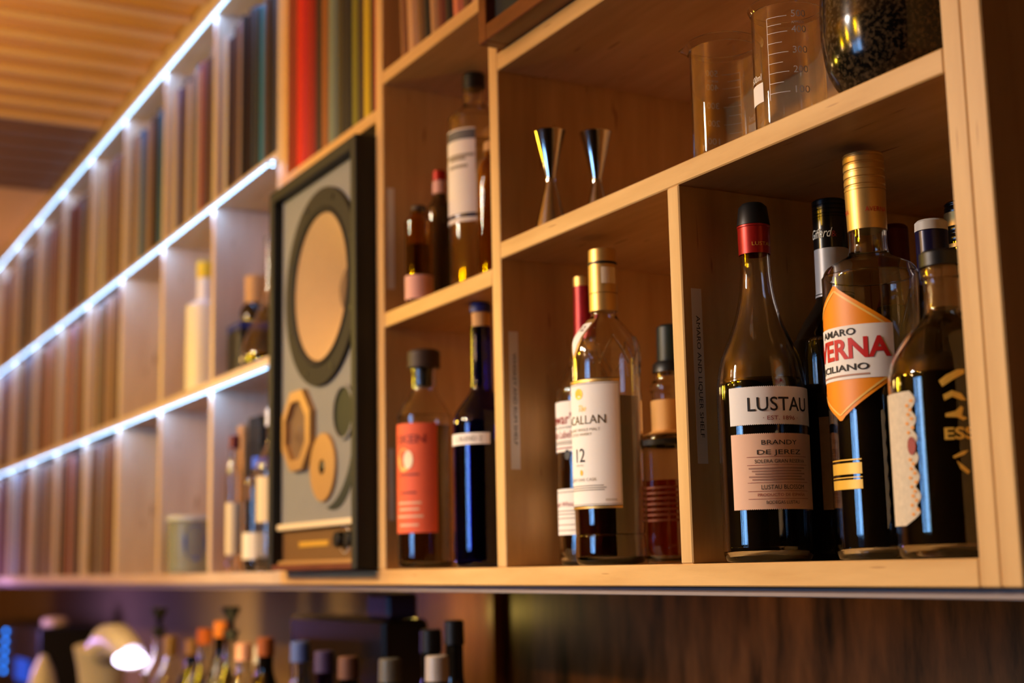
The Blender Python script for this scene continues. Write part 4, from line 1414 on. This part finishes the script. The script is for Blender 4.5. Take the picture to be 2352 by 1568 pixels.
rec('black record sleeve standing against the upright, third bay of the bottom row', -2.8990, 0.006, Z0, 0.020, 0.312, mat('sleeve_black', (16, 14, 14), 0.5))

# ---------------------------------------------------------------- the back bar below
ZB = -0.42
ct = thing('back_counter', 'long dark bar counter under the shelves, carrying bottles and equipment', 'counter', (-3.0, 0.1, ZF))
box('worktop', -6.2, -0.35, -0.26, 0.334, ZB - 0.03, ZB, mat('counter_stone', (44, 36, 30), 0.35, noise=0.2, nscale=60), ct)
for i in range(6):
    xa = -6.2 + i * 0.975
    d_ = box('cupboard_door', xa + 0.004, xa + 0.971, -0.232, -0.212, ZF + 0.09, ZB - 0.034, walnut, ct)
    box('door_handle', xa + 0.44, xa + 0.54, -0.246, -0.232, ZB - 0.09, ZB - 0.08, steel, d_)
box('carcass', -6.2, -0.35, -0.211, 0.334, ZF + 0.08, ZB - 0.031, walnut, ct)
box('plinth', -6.18, -0.37, -0.18, 0.33, ZF, ZF + 0.08, black_pl, ct)


def bar_bottle(label, x, y, top, m, r=0.036, pourer=None, capm=None, foil=None, liqm=None, solid=False, neck=0.0135):
    h = top - ZB - 0.0004
    body = h * 0.60
    t = bt(label, x, y, ZB + 0.0004)
    pr_ = spline([(r - 0.003, 0.001), (r - 0.0005, 0.006), (r, 0.014), (r, body * 0.5), (r, body), (r * 0.86, body + 0.02), (neck * 1.35, body + 0.05), (neck, body + 0.068), (neck * 0.97, h - 0.03)])
    bottle_glass(t, pr_, m, t=0.0025, solid=solid)
    if liqm:
        liquid(t, pr_, body * 0.8, liqm)
    if foil:
        sleeve(t, pr_, body + 0.07, h - 0.032, foil, 'neck_foil')
    if pourer:
        cap(t, neck * 0.75, neck * 1.2, h - 0.032, h - 0.012, black_pl, 'pourer_collar', bev=0.001)
        lathe('pourer_spout', [(0, h - 0.012), (0.006, h - 0.012), (0.007, h + 0.006), (0.017, h + 0.024), (0.018, h + 0.032), (0, h + 0.030)], pourer, t, wloc(t), 24)
    else:
        cap(t, neck * 1.12, neck * 1.08, h - 0.031, h, capm or black_pl, bev=0.002)
    patch('label', pr_, body * 0.25, body * 0.8, -110, -10, paper_cream, t)
    return t


bar_bottle('clear bar bottle with flared black pourer, nearer the white lamp', -3.233, 0.100, -0.108, glass, pourer=black_pl)
bar_bottle('clear bar bottle with flared black pourer, nearer the black machine', -2.707, 0.100, -0.098, glass, pourer=black_pl)
bar_bottle('bar bottle with rust orange cap between the two black pourers', -2.880, 0.100, -0.112, glass, capm=mat('rust_cap', (196, 98, 30), 0.5))
bar_bottle('dark bar bottle with orange cap touching the second black pourer bottle', -2.806, 0.112, -0.096, glass_dark, capm=mat('orange_cap', (222, 128, 40), 0.5), solid=True, r=0.033)
bar_bottle('clear bar bottle with gold foil, right of the first black pourer', -3.136, 0.100, -0.135, glass, capm=gold_foil, foil=gold_foil)
bar_bottle('dark bar bottle with bronze cap in the middle of the back bar row', -2.985, 0.105, -0.138, glass_dark, capm=tan_metal, solid=True)
bar_bottle('clear bar bottle with pink cap just right of the second black pourer', -2.600, 0.092, -0.130, glass, capm=paper_pink, r=0.034)
bar_bottle('pale bar bottle with grey cap left of the black machine', -2.520, 0.100, -0.132, glass, capm=paper_grey, r=0.034)
bar_bottle('dark bar bottle with amber cap at the left corner of the black machine', -2.395, 0.064, -0.112, glass_dark, capm=mat('amber_cap', (172, 92, 40), 0.5), solid=True, r=0.033)
bar_bottle('bar bottle with blue grey cap in front of the black machine', -2.131, 0.030, -0.108, glass, capm=mat('blue_grey_cap', (96, 120, 190), 0.4), r=0.034)
bar_bottle('violet tinted bar bottle in front of the black machine', -2.028, 0.030, -0.118, mat('violet_glass', (130, 110, 190), 0.02, 0, 1.0, 1.45), capm=mat('violet_cap', (80, 66, 110), 0.5), r=0.034)
bar_bottle('dark bar bottle with dull pink cap in front of the black machine', -1.934, 0.030, -0.122, glass_dark, capm=mat('dull_pink_cap', (120, 84, 70), 0.5), solid=True, r=0.034)
bar_bottle('dark bar bottle with grey collar at the right end of the black machine', -1.787, 0.030, -0.118, glass_dark, capm=mat('pewter_cap', (120, 116, 104), 0.4, 0.4), solid=True, r=0.034)
bar_bottle('dark bar bottle with black cap left of the pale topped bottle', -1.806, 0.100, -0.083, glass_dark, capm=black_pl, solid=True, r=0.030)
bar_bottle('bar bottle with pale silver cap near the honey wood panel', -1.640, 0.030, -0.108, glass_dark, capm=mat('silver_cap', (190, 178, 166), 0.4, 0.3), solid=True, r=0.033)
bar_bottle('tall slender black bottle at the right end of the back bar', -1.703, 0.085, -0.068, glass_dark, capm=black_pl, solid=True, r=0.026, neck=0.012)

mc = thing('coffee_machine', 'wide black bar machine with hopper painted with violet sheen behind the bottles', 'machine', (-2.15, 0.125, ZB))
box('body', -2.348, -1.950, 0.090, 0.165, ZB + 0.012, -0.074, black_gl, mc, bev=0.006)
box('hopper', -2.036, -1.955, 0.100, 0.150, -0.0738, -0.036, mat('violet_sheen_plastic', (62, 50, 76), 0.3), mc, bev=0.005)  # violet sheen is put into the hopper's base colour
for xx in (-2.31, -1.99):
    box('foot', xx - 0.02, xx + 0.02, 0.095, 0.160, ZB + 0.0002, ZB + 0.0118, black_pl, mc)

# lamp with the glowing head and its violet-lit column
lm = thing('lamp', 'white gooseneck bar lamp with glowing oval head under the shelves', 'lamp', (-3.80, 0.10, ZB))
lathe('base', [(0, 0), (0.075, 0), (0.078, 0.006), (0.070, 0.016), (0.045, 0.026), (0, 0.028)], mat('lamp_white', (226, 222, 230), 0.35), lm, wloc(lm))
link('column', tube_me([(0, 0, 0.024), (0, 0, 0.10), (0.004, 0, 0.19), (0.012, 0, 0.235)], [0.044, 0.046, 0.060, 0.072], 24, 'column'), mat('lamp_white', (226, 222, 230), 0.35), lm, wloc(lm))
link('arm', tube_me([(0.010, 0, 0.210), (0.08, 0, 0.252), (0.18, 0, 0.258), (0.28, 0, 0.240), (0.33, 0, 0.225)], [0.052, 0.045, 0.042, 0.036, 0.03], 20, 'arm'), mat('lamp_white', (226, 222, 230), 0.35), lm, wloc(lm))
hm = lathe_me(spline([(0.001, -0.018), (0.024, -0.015), (0.037, -0.004), (0.036, 0.007), (0.022, 0.017), (0.001, 0.020)], 5), 32, 'lamp_head')
ho = link('lamp_head', hm, mat('lamp_glow', (255, 255, 255), 0.4, emit=(222, 214, 255), estr=7.0), lm, (-3.80 + 0.365, 0.085, ZB + 0.222))

# dark mixer with blue lights at the far left
mx_ = thing('sound_mixer', 'black sound equipment with a column of blue lights and small lit blue screen', 'mixer', (-5.0, 0.15, ZB))
box('housing', -5.70, -4.66, 0.100, 0.300, ZB, -0.160, black_pl, mx_, bev=0.006)
blue_led = mat('blue_led', (40, 120, 255), 0.4, emit=(20, 130, 255), estr=7.0)
for k in range(5):
    ring_y('blue_light', -5.248 - 0.006 * k, -0.187 - 0.0335 * k, 0.0065, 0, 0.094, 0.0995, blue_led, mx_, 12)
box('screen', -5.03, -4.80, 0.094, 0.0995, -0.335, -0.265, mat('blue_screen', (10, 30, 80), 0.4, emit=(24, 84, 210), estr=0.9), mx_)
gl = thing('cup', 'pale conical cup standing between the sound equipment and the white lamp', 'cup', (-4.36, 0.06, ZB))
lathe('cup_body', [(0, 0), (0.05, 0), (0.052, 0.004), (0.046, 0.08), (0.030, 0.150), (0.010, 0.192), (0, 0.196)], mat('lamp_white', (226, 222, 230), 0.35), gl, wloc(gl))
bw = thing('bowl', 'small beige round jar lid on top edge of the sound equipment', 'jar', (-4.62, 0.16, -0.1595))
bw.location = (-4.72, 0.16, -0.1595)
lathe('jar_body', [(0, 0), (0.035, 0), (0.042, 0.006), (0.040, 0.022), (0.028, 0.030), (0, 0.031)], mat('beige_glaze', (206, 180, 146), 0.5), bw, wloc(bw))

# ---------------------------------------------------------------- bring the floor to zero
for o in SC.objects:
    if o.parent is None:
        o.location.z += EYE
bpy.context.view_layer.update()
